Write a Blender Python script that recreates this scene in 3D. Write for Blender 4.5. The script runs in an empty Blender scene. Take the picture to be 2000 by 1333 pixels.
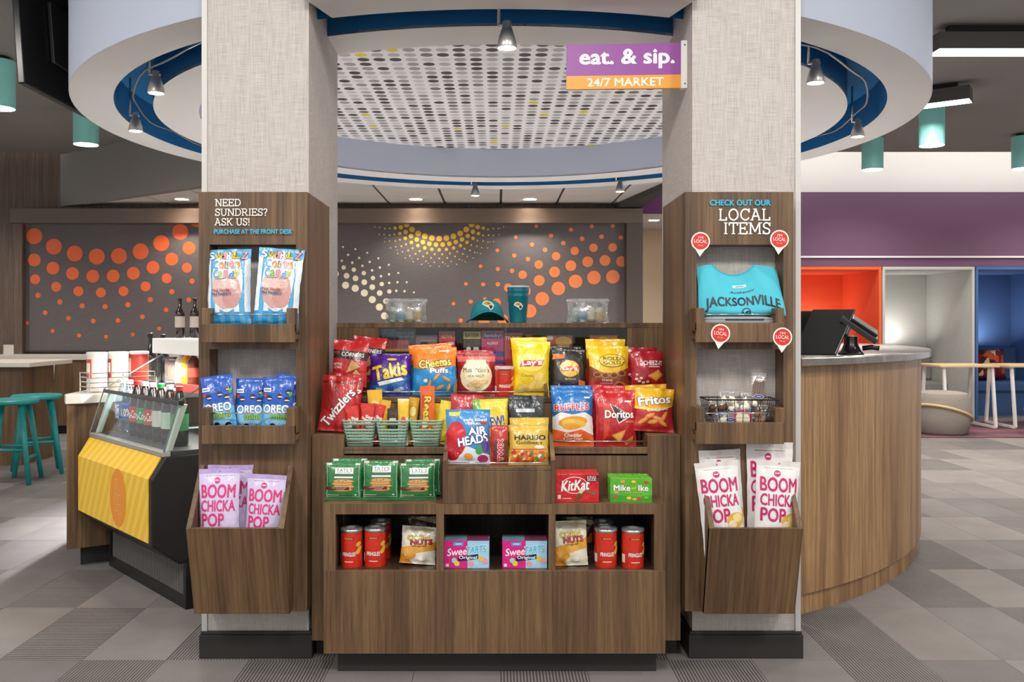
import bpy, bmesh, math, random
from mathutils import Vector, Matrix, Euler
R = math.radians
scene = bpy.context.scene
COL = scene.collection
# ---------------------------------------------------------------- camera, world, exposure
F = 1775.0; CX = 970.0; CY = 631.0; EYE = 1.262      # focal length and vanishing point in 2000x1333 pixels, eye height in metres
cam_d = bpy.data.cameras.new('camera'); cam = bpy.data.objects.new('camera', cam_d); COL.objects.link(cam)
cam.location = (0, 0, EYE); cam.rotation_euler = (R(90), 0, 0)
cam_d.sensor_width = 36.0; cam_d.lens = F/2000*36
cam_d.shift_x = (1000-CX)/2000; cam_d.shift_y = -(666.5-CY)/2000
cam_d.clip_end = 100
scene.camera = cam
scene.view_settings.view_transform = 'Standard'; scene.view_settings.look = 'None'
scene.view_settings.gamma = 1; scene.view_settings.use_curve_mapping = False
scene.view_settings.exposure = 0.64
w = bpy.data.worlds.new('world'); scene.world = w; w.use_nodes = True
w.node_tree.nodes['Background'].inputs[0].default_value = (1.0, 0.985, 0.97, 1)
w.node_tree.nodes['Background'].inputs[1].default_value = 0.50
def lamp(name, kind, loc, power, target=None, size=0.3, color=(1, .96, .9), spot=70, blend=.6):
    d = bpy.data.lights.new(name, kind); d.energy = power; d.color = color
    if kind == 'AREA': d.shape = 'DISK'; d.size = size
    else: d.shadow_soft_size = size
    if kind == 'SPOT': d.spot_size = R(spot); d.spot_blend = blend
    o = bpy.data.objects.new(name, d); COL.objects.link(o); o.location = loc
    v = Vector(target) - Vector(loc) if target else Vector((0, 0, -1))
    o.rotation_euler = v.to_track_quat('-Z', 'Y').to_euler()
    return o
# unseen fill lamps added above the viewer and at both sides for front light
for lx in (-2.4, 0.0, 2.4):
    lamp('lobby_fill_lamp', 'AREA', (lx, 0.6, 3.25), 26, (lx*.6, 3.6, .6), .5)
lamp('lobby_fill_lamp', 'AREA', (-3.6, 3.0, 3.25), 28, None, .4)
lamp('lobby_fill_lamp', 'AREA', (3.6, 2.6, 3.25), 30, None, .4)

# unseen spots added inside the ring; their floor bounce brightens the dotted ceiling
for sx, sy in ((-.9, 3.85), (.95, 3.85), (-.75, 7.45), (.6, 7.6), (-2.0, 6.3), (2.1, 6.2)):
    lamp('ring_bounce_fill', 'SPOT', (sx, sy, 2.44), 680, (sx*.55+.0, 5.7+(sy-5.7)*.55, 0), .04, (.93, .97, 1), 95, .6)
# unseen fill lamps added overhead to brighten the background
for sx, sy, p_ in ((-4.6, 8.9, 60), (-3.2, 10.0, 80), (-6.6, 9.6, 80), (-1.6, 9.6, 50), (.9, 9.6, 50), (4.6, 10.6, 80), (7.0, 10.6, 80), (5.4, 8.0, 40), (-5.2, 6.6, 30), (3.6, 5.6, 25)):
    lamp('rear_fill_lamp', 'SPOT', (sx, sy, 2.66 if abs(sx) < 2.5 and sy < 10.2 else 3.24), p_, None, .1, (1, .95, .89), 130, .7)
# area lamps added out of view to brighten the white wall above the purple
for sx in (3.6, 6.2, 8.8):
    q_ = lamp('upper_wall_fill_lamp', 'AREA', (sx, 11.0, 3.66), 9, (sx, 11.9, 3.2), .2); q_.data.shape = 'RECTANGLE'; q_.data.size = 2.4; q_.data.size_y = .1
# ---------------------------------------------------------------- helpers
def X(px, d): return (px-CX)/F*d
def Z(py, d): return EYE-(py-CY)/F*d
def lin(c):
    c /= 255.0
    return c/12.92 if c <= .04045 else ((c+.055)/1.055)**2.4
def hexc(h):
    return tuple(lin(int(h[i:i+2], 16)) for i in (0, 2, 4)) + (1,)
class NT:
    def __init__(s, name):
        s.m = bpy.data.materials.new(name); s.m.use_nodes = True
        s.t = s.m.node_tree; s.b = s.t.nodes['Principled BSDF']
    def n(s, typ, **kw):
        o = s.t.nodes.new('ShaderNode'+typ)
        for k, v in kw.items(): setattr(o, k, v)
        return o
    def l(s, a, b): s.t.links.new(a, b)
    def set(s, **kw):
        for k, v in kw.items(): s.b.inputs[k.replace('_', ' ')].default_value = v
    def ramp(s, fac, stops):
        r = s.n('ValToRGB'); e = r.color_ramp.elements
        while len(e) < len(stops): e.new(.5)
        for i, (p, c) in enumerate(stops): e[i].position = p; e[i].color = hexc(c) if isinstance(c, str) else c
        s.l(fac, r.inputs[0]); return r.outputs[0]
    def noise(s, scale, vec=None, sc=5, det=4, rough=.55, coord='Object', rnd=False):
        tc = s.n('TexCoord'); mp = s.n('Mapping'); mp.inputs['Scale'].default_value = scale
        src = tc.outputs[coord]
        if rnd:
            oi = s.n('ObjectInfo'); ad = s.n('VectorMath', operation='MULTIPLY_ADD')
            s.l(oi.outputs['Random'], ad.inputs[0]); ad.inputs[1].default_value = (7, 3, 5); s.l(src, ad.inputs[2]); src = ad.outputs[0]
        s.l(src, mp.inputs[0]); nz = s.n('TexNoise'); s.l(mp.outputs[0], nz.inputs['Vector'])
        nz.inputs['Scale'].default_value = sc; nz.inputs['Detail'].default_value = det; nz.inputs['Roughness'].default_value = rough
        return nz.outputs['Fac']
    def mix(s, a, b, fac=.5, mode='MIX'):
        m = s.n('Mix', data_type='RGBA', blend_type=mode)
        if isinstance(fac, float): m.inputs[0].default_value = fac
        else: s.l(fac, m.inputs[0])
        for i, v in ((6, a), (7, b)):
            if isinstance(v, (tuple, str)): m.inputs[i].default_value = hexc(v) if isinstance(v, str) else v
            else: s.l(v, m.inputs[i])
        return m.outputs[2]
    def math(s, op, a, b=0.0):
        m = s.n('Math', operation=op)
        for i, v in ((0, a), (1, b)):
            if isinstance(v, (int, float)): m.inputs[i].default_value = v
            else: s.l(v, m.inputs[i])
        return m.outputs[0]
    def bump(s, h, st=.2, dist=.01):
        b = s.n('Bump'); b.inputs['Strength'].default_value = st; b.inputs['Distance'].default_value = dist
        s.l(h, b.inputs['Height']); s.l(b.outputs[0], s.b.inputs['Normal'])
MATS = {}
def plain(name, h, rough=.5, metal=0.0, **kw):
    key = ('p', name, h, rough, metal)
    if key in MATS: return MATS[key]
    t = NT(name); t.set(Base_Color=hexc(h), Roughness=rough, Metallic=metal, **kw); MATS[key] = t.m
    return t.m
def film(h, rough=.24):                    # printed packaging film / ink: colour with faint crinkle
    key = ('f', h, rough)
    if key in MATS: return MATS[key]
    t = NT('film_'+h); t.set(Base_Color=hexc(h), Roughness=rough, Specular_IOR_Level=.75)
    t.bump(t.noise((1, 1, .6), sc=42, det=3, rough=.5), .7, .006)
    MATS[key] = t.m; return t.m
def ink(h): return plain('ink_'+h, h, .45)
def emit(name, h, st):
    key = ('e', name, h, st)
    if key in MATS: return MATS[key]
    t = NT(name); t.set(Base_Color=hexc(h), Emission_Color=hexc(h), Emission_Strength=st); MATS[key] = t.m; return t.m
def wood(name, c, rough=.42, ys=1.0):
    t = NT(name)
    a = t.noise((2.2, 2.2*ys, .13), sc=4, det=5, rough=.6, rnd=True)
    b = t.noise((16, 16*ys, .35), sc=6, det=5, rough=.65, rnd=True)
    g = t.noise((70, 70*ys, 1.6), sc=8, det=3, rnd=True)
    base = t.ramp(a, [(.30, c[0]), (.45, c[1]), (.56, c[2]), (.70, c[3])])
    s1 = t.ramp(b, [(.33, 'a9a39c'), (.62, 'ffffff')])
    s2 = t.ramp(g, [(.30, 'cbc7c2'), (.6, 'ffffff')])
    o = t.mix(t.mix(base, s1, .75, 'MULTIPLY'), s2, .7, 'MULTIPLY')
    t.l(o, t.b.inputs['Base Color']); t.set(Roughness=rough); t.bump(g, .12, .002)
    return t.m
def clear(name, tint='ffffff', gloss=.10, rough=.04, haze=0.0):
    t = NT(name); tr = t.n('BsdfTransparent'); tr.inputs[0].default_value = hexc(tint)
    gl = t.n('BsdfGlossy'); gl.inputs[0].default_value = (1, 1, 1, 1); gl.inputs['Roughness'].default_value = rough
    fr = t.n('LayerWeight'); fr.inputs[0].default_value = .5
    m = t.n('MixShader'); t.l(t.math('ADD', t.math('MULTIPLY', t.math('POWER', fr.outputs['Facing'], 5.0), .5), gloss), m.inputs[0]); t.l(tr.outputs[0], m.inputs[1]); t.l(gl.outputs[0], m.inputs[2])
    out = t.t.nodes['Material Output']
    if haze:
        df = t.n('BsdfDiffuse'); df.inputs[0].default_value = (.85, .87, .88, 1); m2 = t.n('MixShader')
        nz = t.noise((1, 1, 1), sc=40, det=3); t.l(t.math('MULTIPLY', nz, haze*2), m2.inputs[0])
        t.l(m.outputs[0], m2.inputs[1]); t.l(df.outputs[0], m2.inputs[2]); m = m2
        b = t.n('Bump'); b.inputs['Strength'].default_value = .6; b.inputs['Distance'].default_value = .006; t.l(nz, b.inputs['Height']); t.l(b.outputs[0], gl.inputs['Normal'])
    t.l(m.outputs[0], out.inputs[0]); return t.m

class MB:                                   # collects boxes, prisms, tubes and lathes into ONE mesh
    def __init__(s): s.v = []; s.f = []; s.mi = []; s.k = 0
    def add(s, vs, fs):
        o = len(s.v); s.v += [tuple(p) for p in vs]
        for f in fs: s.f.append([i+o for i in f]); s.mi.append(s.k)
        return s
    def box(s, x0, x1, y0, y1, z0, z1):
        return s.add([(x, y, z) for z in (z0, z1) for y in (y0, y1) for x in (x0, x1)],
            [(0, 2, 3, 1), (4, 5, 7, 6), (0, 1, 5, 4), (2, 6, 7, 3), (0, 4, 6, 2), (1, 3, 7, 5)])
    def prism(s, pts, vec):                 # closed 3D polygon extruded by vec
        n = len(pts); vec = Vector(vec); a = [Vector(p) for p in pts]
        return s.add(a+[p+vec for p in a], [list(range(n))[::-1], list(range(n, 2*n))]+[(i, (i+1) % n, (i+1) % n+n, i+n) for i in range(n)])
    def tube(s, pts, r, n=8, closed=False, r2=None):
        pts = [Vector(p) for p in pts]; m = len(pts); rings = []; nrm = None
        for i, p in enumerate(pts):
            if closed: t = pts[(i+1) % m]-pts[i-1]
            else: t = pts[min(i+1, m-1)]-pts[max(i-1, 0)]
            t.normalize()
            if nrm is None:
                nrm = t.orthogonal().normalized()
            nrm = (nrm-t*nrm.dot(t))
            if nrm.length < 1e-6: nrm = t.orthogonal()
            nrm.normalize(); bi = t.cross(nrm)
            rr = r if r2 is None else r+(r2-r)*i/(m-1)
            rings.append([p+(nrm*math.cos(a)+bi*math.sin(a))*rr for a in [2*math.pi*k/n for k in range(n)]])
        vs = [q for g in rings for q in g]; fs = []
        for i in range(m if closed else m-1):
            j = (i+1) % m
            for k in range(n): fs.append((i*n+k, i*n+(k+1) % n, j*n+(k+1) % n, j*n+k))
        if not closed: fs += [list(range(n))[::-1], [(m-1)*n+k for k in range(n)]]
        return s.add(vs, fs)
    def lathe(s, prof, c=(0, 0, 0), n=24, a0=0.0, a1=2*math.pi, cap=True):   # prof: (radius, z)
        full = abs(a1-a0-2*math.pi) < 1e-6; m = n if full else n+1; vs = []; fs = []
        for r, z in prof:
            for k in range(m):
                a = a0+(a1-a0)*k/n; vs.append((c[0]+r*math.cos(a), c[1]+r*math.sin(a), c[2]+z))
        for i in range(len(prof)-1):
            for k in range(n):
                k2 = (k+1) % m; fs.append((i*m+k, i*m+k2, (i+1)*m+k2, (i+1)*m+k))
        if cap and full:
            if prof[0][0] > 1e-5: fs.append(list(range(m))[::-1])
            if prof[-1][0] > 1e-5: fs.append([(len(prof)-1)*m+k for k in range(m)])
        return s.add(vs, fs)
    def build(s, name, mats, parent=None, loc=None, rot=None, smooth=False, bevel=0):
        me = bpy.data.meshes.new(name); me.from_pydata(s.v, [], s.f)
        mats = mats if isinstance(mats, (list, tuple)) else [mats]
        for m in mats: me.materials.append(m)
        if len(mats) > 1: me.polygons.foreach_set('material_index', s.mi)
        bm = bmesh.new(); bm.from_mesh(me); bmesh.ops.remove_doubles(bm, verts=bm.verts, dist=1e-6)
        bmesh.ops.recalc_face_normals(bm, faces=bm.faces); bm.to_mesh(me); bm.free()
        if smooth: me.shade_smooth() if smooth is True else me.set_sharp_from_angle(angle=R(smooth))
        o = bpy.data.objects.new(name, me); COL.objects.link(o)
        if bevel:
            b = o.modifiers.new('bevel', 'BEVEL'); b.width = bevel; b.segments = 2; b.limit_method = 'ANGLE'; b.angle_limit = R(40)
        if parent:
            o.parent = parent
            if loc is None and rot is None and parent.get('_world'): o.matrix_parent_inverse = parent.matrix_basis.inverted()
        if loc is not None: o.location = loc
        if rot is not None: o.rotation_euler = rot
        return o
def tag(o, label=None, cat=None, group=None, kind=None):
    if label: o['label'] = label
    if cat: o['category'] = cat
    if group: o['group'] = group
    if kind: o['kind'] = kind
    return o
def thing(name, label, cat, loc=(0, 0, 0), rot=(0, 0, 0), group=None, world=False):
    o = bpy.data.objects.new(name, None); COL.objects.link(o); o.location = loc; o.rotation_euler = rot; o.empty_display_size = .05
    if world: o['_world'] = 1
    return tag(o, label, cat, group)
def copy_tree(o, loc, rot=None, label=None):
    def cp(a, par):
        c = a.copy(); COL.objects.link(c); c.parent = par
        for ch in a.children: cp(ch, c)
        return c
    c = cp(o, None); c.location = loc
    if rot is not None: c.rotation_euler = rot
    if label: c['label'] = label
    return c
_tc = {}
def text_mesh(body, off=0.0, shear=0.0):
    key = (body, off, shear)
    if key in _tc: return _tc[key]
    cu = bpy.data.curves.new('t', 'FONT'); cu.body = body; cu.offset = off; cu.shear = shear; cu.resolution_u = 3; cu.fill_mode = 'FRONT'
    ob = bpy.data.objects.new('t', cu); me = ob.to_mesh()
    vs = [(v.co.x, v.co.y) for v in me.vertices]; fs = [list(p.vertices) for p in me.polygons]
    ob.to_mesh_clear(); bpy.data.objects.remove(ob); bpy.data.curves.remove(cu)
    _tc[key] = (vs, fs); return vs, fs
class Print:                                # flat print: coloured shapes in 2D layers, mapped onto a surface
    def __init__(s): s.v = []; s.f = []; s.m = []; s.k = 0
    def _add(s, vs, fs, col):
        o = len(s.v); s.k += 1; s.v += [(x, y, s.k) for x, y in vs]
        for f in fs: s.f.append([i+o for i in f]); s.m.append(col)
        return s
    def poly(s, pts, col): return s._add(pts, [list(range(len(pts)))], col)
    def rect(s, x0, x1, y0, y1, col): return s.poly([(x0, y0), (x1, y0), (x1, y1), (x0, y1)], col)
    def ell(s, cx, cy, rx, ry, col, n=22, rot=0):
        c, q = math.cos(R(rot)), math.sin(R(rot)); p = []
        for k in range(n):
            a = 2*math.pi*k/n; x, y = rx*math.cos(a), ry*math.sin(a); p.append((cx+x*c-y*q, cy+x*q+y*c))
        return s.poly(p, col)
    def text(s, body, cx, cy, w, h, col, bold=.018, out=None, ow=.05, rot=0, shear=0.0, asp=1.0, arc=0.0, sh=None):
        jobs = []
        if out: jobs += [((ow-.01)*math.cos(R(a)), (ow-.01)*math.sin(R(a)), out) for a in range(0, 360, 60)]
        jobs += [(-bold, -bold*.6, col), (bold, -bold*.6, col), (0, bold, col)] if bold > .004 else [(0, 0, col)]
        for ox, oy, c in jobs:              # heavier weights: the glyphs overprinted a hair apart
            v0, fs = text_mesh(body, 0.0, shear); vs = [(x+ox, y+oy) for x, y in v0]
            x0 = min(p[0] for p in v0); x1 = max(p[0] for p in v0); y0 = min(p[1] for p in v0); y1 = max(p[1] for p in v0)
            cr, sr = math.cos(R(rot)), math.sin(R(rot)); q = []
            for x, y in vs:
                a = (x-(x0+x1)/2)/(x1-x0); b = (y-(y0+y1)/2)/(y1-y0)*h; b += -arc*4*a*a; a *= w
                # rotation in real proportions: asp = surface height / width
                b2 = b*asp; q.append((cx+a*cr-b2*sr, cy+(a*sr+b2*cr)/asp))
            s._add(q, fs, c)
        return s
    def build(s, name, mapf, parent, nx=0, ny=0, gloss=True, box=(-.5, .5, 0, 1), mat=None):
        cols = sorted(set(s.m)); me = bpy.data.meshes.new(name); me.from_pydata(s.v, [], s.f)
        for c in cols: me.materials.append((mat or (film if gloss else ink))(c))
        ix = {c: i for i, c in enumerate(cols)}; me.polygons.foreach_set('material_index', [ix[c] for c in s.m])
        bm = bmesh.new(); bm.from_mesh(me)
        for n, a0, a1, nor in ((nx, box[0], box[1], (1, 0, 0)), (ny, box[2], box[3], (0, 1, 0))):
            for k in range(1, n):
                p = a0+(a1-a0)*k/n; co = (p, 0, 0) if nor[0] else (0, p, 0)
                bmesh.ops.bisect_plane(bm, geom=bm.verts[:]+bm.edges[:]+bm.faces[:], plane_co=co, plane_no=nor, dist=1e-5)
        for v in bm.verts: v.co = mapf(v.co.x, v.co.y, v.co.z)
        bm.to_mesh(me); bm.free()
        o = bpy.data.objects.new(name, me); COL.objects.link(o); o.parent = parent
        return o
# slab-serif capitals for the panel headings: polylines plus serif bars, unit height
def _arc(cx, cy, rx, ry, a0, a1, n=12): return [(cx+rx*math.cos(R(a0+(a1-a0)*k/n)), cy+ry*math.sin(R(a0+(a1-a0)*k/n))) for k in range(n+1)]
SER = {'N': (.95, [[(.17, 0), (.17, 1)], [(.17, 1), (.78, 0)], [(.78, 0), (.78, 1)]], [(.17, 0), (.1, 1), (.78, 1)]),
 'E': (.80, [[(.16, 0), (.16, 1)], [(.16, .96), (.68, .96), (.68, .78)], [(.16, .04), (.70, .04), (.70, .24)], [(.16, .5), (.52, .5)], [(.52, .4), (.52, .6)]], [(.13, 0), (.13, 1)]),
 'D': (.90, [[(.18, 0), (.18, 1)], [(.18, .96), (.42, .96)]+_arc(.42, .5, .38, .46, 90, -90)+[(.18, .04)]], [(.12, 0), (.12, 1)]),
 'S': (.72, [_arc(.36, .74, .24, .23, 20, 270, 10)+_arc(.36, .26, .25, .23, 90, -160, 10), [(.62, .72), (.62, .96)], [(.10, .04), (.10, .28)]], []),
 'U': (.92, [[(.18, 1), (.18, .34)]+_arc(.46, .34, .28, .31, 180, 360)+[(.74, 1)]], [(.18, 1), (.74, 1)]),
 'R': (.90, [[(.18, 0), (.18, 1)], [(.18, .96), (.45, .96)]+_arc(.45, .72, .24, .24, 90, -90)+[(.18, .48)], [(.45, .48), (.75, .03)]], [(.18, 0), (.12, 1), (.76, 0)]),
 'I': (.42, [[(.21, 0), (.21, 1)]], [(.21, 0), (.21, 1)]),
 '?': (.62, [_arc(.30, .74, .21, .22, 160, -60)+[(.30, .42), (.30, .28)], [(.30, .0), (.30, .12)]], []),
 '!': (.34, [[(.17, 1), (.17, .3)], [(.17, 0), (.17, .12)]], []),
 'A': (.95, [[(.14, 0), (.46, 1)], [(.46, 1), (.80, 0)], [(.26, .36), (.68, .36)]], [(.14, 0), (.80, 0), (.40, 1)]),
 'K': (.92, [[(.18, 0), (.18, 1)], [(.72, 1), (.2, .42)], [(.36, .58), (.76, 0)]], [(.18, 0), (.18, 1), (.72, 1), (.78, 0)]),
 'L': (.76, [[(.18, 0), (.18, 1)], [(.18, .04), (.66, .04), (.66, .26)]], [(.18, 0), (.18, 1)]),
 'O': (.98, [_arc(.49, .5, .36, .46, 0, 360, 24)], []),
 'C': (.88, [_arc(.48, .5, .36, .46, 35, 325, 18), [(.79, .70), (.79, .98)]], []),
 'T': (.82, [[(.41, 0), (.41, 1)], [(.08, .76), (.08, .96), (.74, .96), (.74, .76)]], [(.41, 0)]),
 'M': (1.12, [[(.18, 0), (.18, 1)], [(.18, 1), (.55, .2)], [(.55, .2), (.92, 1)], [(.92, 0), (.92, 1)]], [(.18, 0), (.12, 1), (.92, 0), (.98, 1)]),
 ' ': (.4, [], [])}
def slab(pr, body, x0, x1, y0, y1, col, t=.125):
    tot = sum(SER[c][0] for c in body); h = y1-y0; sx = (x1-x0)/tot; x = x0
    for ch in body:
        wd, strokes, ser = SER[ch]; quads = []
        for pl in strokes:
            for a, b in zip(pl, pl[1:]):
                dx, dy = b[0]-a[0], b[1]-a[1]; L = math.hypot(dx, dy) or 1; ex, ey = dx/L*t*.25, dy/L*t*.25; nx_, ny_ = -dy/L*t/2, dx/L*t/2
                if L > .5: ex = ey = 0
                quads.append([(a[0]-ex+nx_, a[1]-ey+ny_), (a[0]-ex-nx_, a[1]-ey-ny_), (b[0]+ex-nx_, b[1]+ey-ny_), (b[0]+ex+nx_, b[1]+ey+ny_)])
        for sx_, sy_ in ser:
            b0, b1 = (0, .08) if sy_ == 0 else (.92, 1); quads.append([(sx_-.15, b0), (sx_+.15, b0), (sx_+.15, b1), (sx_-.15, b1)])
        for q in quads: pr._add([(x+p[0]*sx, y0+p[1]*h) for p in q], [[0, 1, 2, 3]], col)
        x += wd*sx
ORD = ['front', 'second', 'third', 'fourth', 'fifth', 'sixth', 'seventh']
# ---------------------------------------------------------------- surface materials
W_DARK = wood('walnut_laminate', ['5a4330', '73573e', '886a4a', '654b36'])
W_DESK = wood('desk_walnut_lit_tone', ['8a6746', 'a88058', 'bd966a', '96724c'])  # same walnut in lighter tones, the spotlights' brightness put into the colour
W_BIN = wood('bin_walnut_laminate', ['5a4330', '73573e', '886a4a', '654b36'], .42, 0.0)
W_WALL = wood('brown_wall_laminate', ['6b574b', '746053', '7b6759', '6f5c50'], .5)
BLACK = plain('black_base', '2b2827', .55)
WHITE_PAINT = plain('white_paint', 'd9d7d4', .8)
LAV = plain('lavender_paint', 'b9c0d2', .8)
BLUE = plain('deep_blue_paint', '04659c', .7)
DARKC = plain('charcoal_ceiling_paint', '8a8683', .85)
STEEL = plain('brushed_steel', 'c9c9c8', .3, 1.0)
CHROME = plain('chrome_wire', 'dadada', .15, 1.0)
STONE = plain('pale_stone_top', 'd8d0c6', .35)
TEAL = plain('teal_paint', '1d8f8e', .4)
GLASS = clear('clear_glass', 'f8fbfa', .025)
PLAST = clear('clear_plastic', 'ffffff', .10, .12, .10)
def linen():
    t = NT('woven_linen_wallcovering')
    a = t.noise((14, 14, 480), sc=1, det=3, rough=.6); b = t.noise((480, 480, 14), sc=1, det=3, rough=.6); c = t.noise((2, 2, 2), sc=2, det=2)
    m = t.math('ADD', t.math('MULTIPLY', a, .5), t.math('MULTIPLY', b, .5))
    col = t.ramp(m, [(.36, 'aaa29d'), (.47, 'bfb7b2'), (.55, 'cac2bd'), (.66, 'd6d0cb')])
    t.l(col, t.b.inputs['Base Color']); t.set(Roughness=.85); t.bump(m, .3, .003); return t.m
LINEN = linen()
def carpet(name, c0, c1, rib=None):
    t = NT(name); n = t.noise((1, 1, 1), sc=160, det=3, rough=.7); n2 = t.noise((1, 1, 1), sc=4, det=3, rnd=True)
    col = t.ramp(n, [(.3, c0), (.7, c1)]); col = t.mix(col, t.ramp(n2, [(.3, 'e8e6e4'), (.7, 'ffffff')]), .8, 'MULTIPLY'); h = n
    if rib:
        wv = t.n('TexWave', wave_type='BANDS', bands_direction=rib, wave_profile='SIN'); wv.inputs['Scale'].default_value = 27 if rib == 'X' else 17
        wv.inputs['Distortion'].default_value = .6; wv.inputs['Detail Scale'].default_value = 3
        tc = t.n('TexCoord'); t.l(tc.outputs['Object'], wv.inputs[0])
        col = t.mix(col, t.ramp(wv.outputs['Fac'], [(.25, '6e6a68'), (.65, 'ffffff')]), .85, 'MULTIPLY'); h = wv.outputs['Fac']
    t.l(col, t.b.inputs['Base Color']); t.set(Roughness=.95); t.bump(h, .4, .003); return t.m
CARP = [carpet('carpet_light', '807a77', '8f8986'), carpet('carpet_mid', '787270', '86817f'), carpet('carpet_dark', '706b6a', '7e7978'),
        carpet('carpet_ribbed_across', '817b79', '928c89', 'Y'), carpet('carpet_ribbed_along', '7d7876', '8d8885', 'X'), carpet('carpet_ribbed_fine', '787371', '898382', 'Y')]
# ---------------------------------------------------------------- floor of carpet planks
fl = MB().box(-10, 10, -2, 16, -.06, -.006).build('floor', plain('subfloor', '4a4746', .9)); tag(fl, 'grey carpet plank floor of the lobby', kind='structure')
PW, PL = .313, .626
tm = []
for m in CARP:
    g = .0008; q = MB().prism([(g, g, -.006), (PW-g, g, -.006), (PW-g, PL-g, -.006), (g, PL-g, -.006)], (0, 0, .006)); o = q.build('carpet_tile', m); tm.append(o.data); bpy.data.objects.remove(o)
rng = random.Random(4)
near = {(-1, -6): 2, (-1, -5): 4, (-1, -4): 1, (-1, -3): 4, (-1, -2): 1, (-1, -1): 1, (-1, 0): 4, (-1, 1): 1, (-1, 2): 4, (-1, 3): 1, (-1, 4): 4, (-1, 5): 2, (-1, 6): 0, (-1, 7): 0,
        (0, -7): 0, (0, -6): 3, (0, -5): 0, (0, -4): 4, (0, 3): 1, (0, 4): 4, (0, 5): 0, (0, 6): 1, (0, 7): 4, (1, -8): 2, (1, -7): 3, (2, -8): 3, (2, -9): 2, (2, -7): 1, (1, 8): 4, (1, -6): 0, (1, -5): 1, (1, 4): 1, (1, 5): 0, (1, 6): 4, (1, 7): 0}
cells = []
for r in range(-3, 18):
    for c in range(-24, 25):
        y0 = 3.399+PL*r; x0 = -1.55+PW*(c+5); k = near.get((r, c))
        if k is None: k = rng.choice([0, 0, 1, 1, 2, 3, 5, 4, 4])
        d = max(y0+PL/2, .3); hid = (y0 > 3.3 and abs(x0+PW/2) < .30*d) or abs(x0) > .62*d+.3 or y0 < 2.7
        cells.append((1 if hid else 0, d, x0, y0, k))
cells.sort(); rest = MB()
for i, (hid, d, x0, y0, k) in enumerate(cells):
    if i < 290 and not hid:
        o = bpy.data.objects.new('carpet_tile', tm[k]); COL.objects.link(o); o.parent = fl; o.location = (x0, y0, 0)
    else:
        rest.k = k; rest.box(x0+.0008, x0+PW-.0008, y0+.0008, y0+PL-.0008, -.006, 0)
rf = rest.build('carpet_tile_field', CARP, fl); rf['kind'] = 'stuff'
# ---------------------------------------------------------------- ceilings
tag(MB().box(-10, 10, 2.4, 10.83, 3.30, 3.4).build('ceiling', DARKC), 'charcoal painted high ceiling of the lobby', kind='structure')
RX, RY, RZ = .02, 5.71, 2.462
ring = thing('ceiling_ring', 'round white and lavender drum soffit with a blue light groove', None, (RX, RY, RZ)); ring['kind'] = 'structure'
AR = [math.atan2(-math.sqrt(2.452**2-(x-RX)**2), x-RX) for x in (-1.10, -.711, .740, 1.134)]      # where the two columns pass through the ring
def lath_cut(name, prof, mat):
    for a0, a1, n in ((AR[1], AR[2], 40), (AR[3], AR[0]+2*math.pi, 120)): MB().lathe(prof, (0, 0, 0), n, a0, a1).build(name, mat, ring, smooth=30)
def lath(name, prof, mat, n=128): return MB().lathe(prof, (0, 0, 0), n, cap=False).build(name, mat, ring, smooth=30)
lath_cut('outer_fascia', [(2.452, 0), (2.452, .84), (2.43, .84), (2.43, .0)], LAV)
lath_cut('outer_underside', [(2.237, .0), (2.451, 0), (2.451, .012), (2.237, .012)], WHITE_PAINT)
lath('light_groove', [(2.237, 0.001), (2.237, .20), (2.038, .20), (2.038, 0.001)], BLUE)
lath('inner_underside', [(1.796, 0), (2.038, 0), (2.038, .012), (1.796, .012), (1.796, 0)], WHITE_PAINT)
lath('inner_fascia', [(1.796, .0), (1.796, .24), (1.81, .24), (1.81, .0)], LAV)
def dotted():
    t = NT('dotted_ceiling_print'); tc = t.n('TexCoord'); mp = t.n('Mapping'); s = 1/.088; mp.inputs['Scale'].default_value = (s, s, s); t.l(tc.outputs['Object'], mp.inputs[0])
    fl_ = t.n('VectorMath', operation='FLOOR'); t.l(mp.outputs[0], fl_.inputs[0]); fr = t.n('VectorMath', operation='FRACTION'); t.l(mp.outputs[0], fr.inputs[0])
    su = t.n('VectorMath', operation='SUBTRACT'); t.l(fr.outputs[0], su.inputs[0]); su.inputs[1].default_value = (.5, .5, 0)
    fx = t.n('VectorMath', operation='MULTIPLY'); t.l(su.outputs[0], fx.inputs[0]); fx.inputs[1].default_value = (1, 1, 0)
    ln = t.n('VectorMath', operation='LENGTH'); t.l(fx.outputs[0], ln.inputs[0])
    wn = t.n('TexWhiteNoise', noise_dimensions='2D'); t.l(fl_.outputs[0], wn.inputs['Vector'])
    low = t.n('TexNoise'); low.inputs['Scale'].default_value = .33; low.inputs['Detail'].default_value = 1; t.l(fl_.outputs[0], low.inputs['Vector'])
    v = t.math('ADD', t.math('MULTIPLY', wn.outputs['Value'], .75), t.math('MULTIPLY', low.outputs['Fac'], .28))
    r = t.n('ValToRGB'); r.color_ramp.interpolation = 'CONSTANT'; e = r.color_ramp.elements
    st = [(0, 'c4c4c5'), (.30, 'a9a9aa'), (.48, '8f9091'), (.62, '6d6d6e'), (.70, '3d3b3b'), (.865, 'd0c000'), (.885, '3d3b3b')]
    while len(e) < len(st): e.new(.5)
    for i, (p, c) in enumerate(st): e[i].position = p; e[i].color = hexc(c)
    t.l(v, r.inputs[0]); col = t.mix(r.outputs[0], 'dedede', t.math('GREATER_THAN', ln.outputs['Value'], .375))
    t.l(col, t.b.inputs['Base Color']); t.set(Roughness=.7); return t.m
MB().lathe([(.0, .238), (1.80, .238), (1.80, .26), (.0, .26)], (0, 0, 0), 96, cap=False).build('dotted_panel', dotted(), ring)
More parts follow.
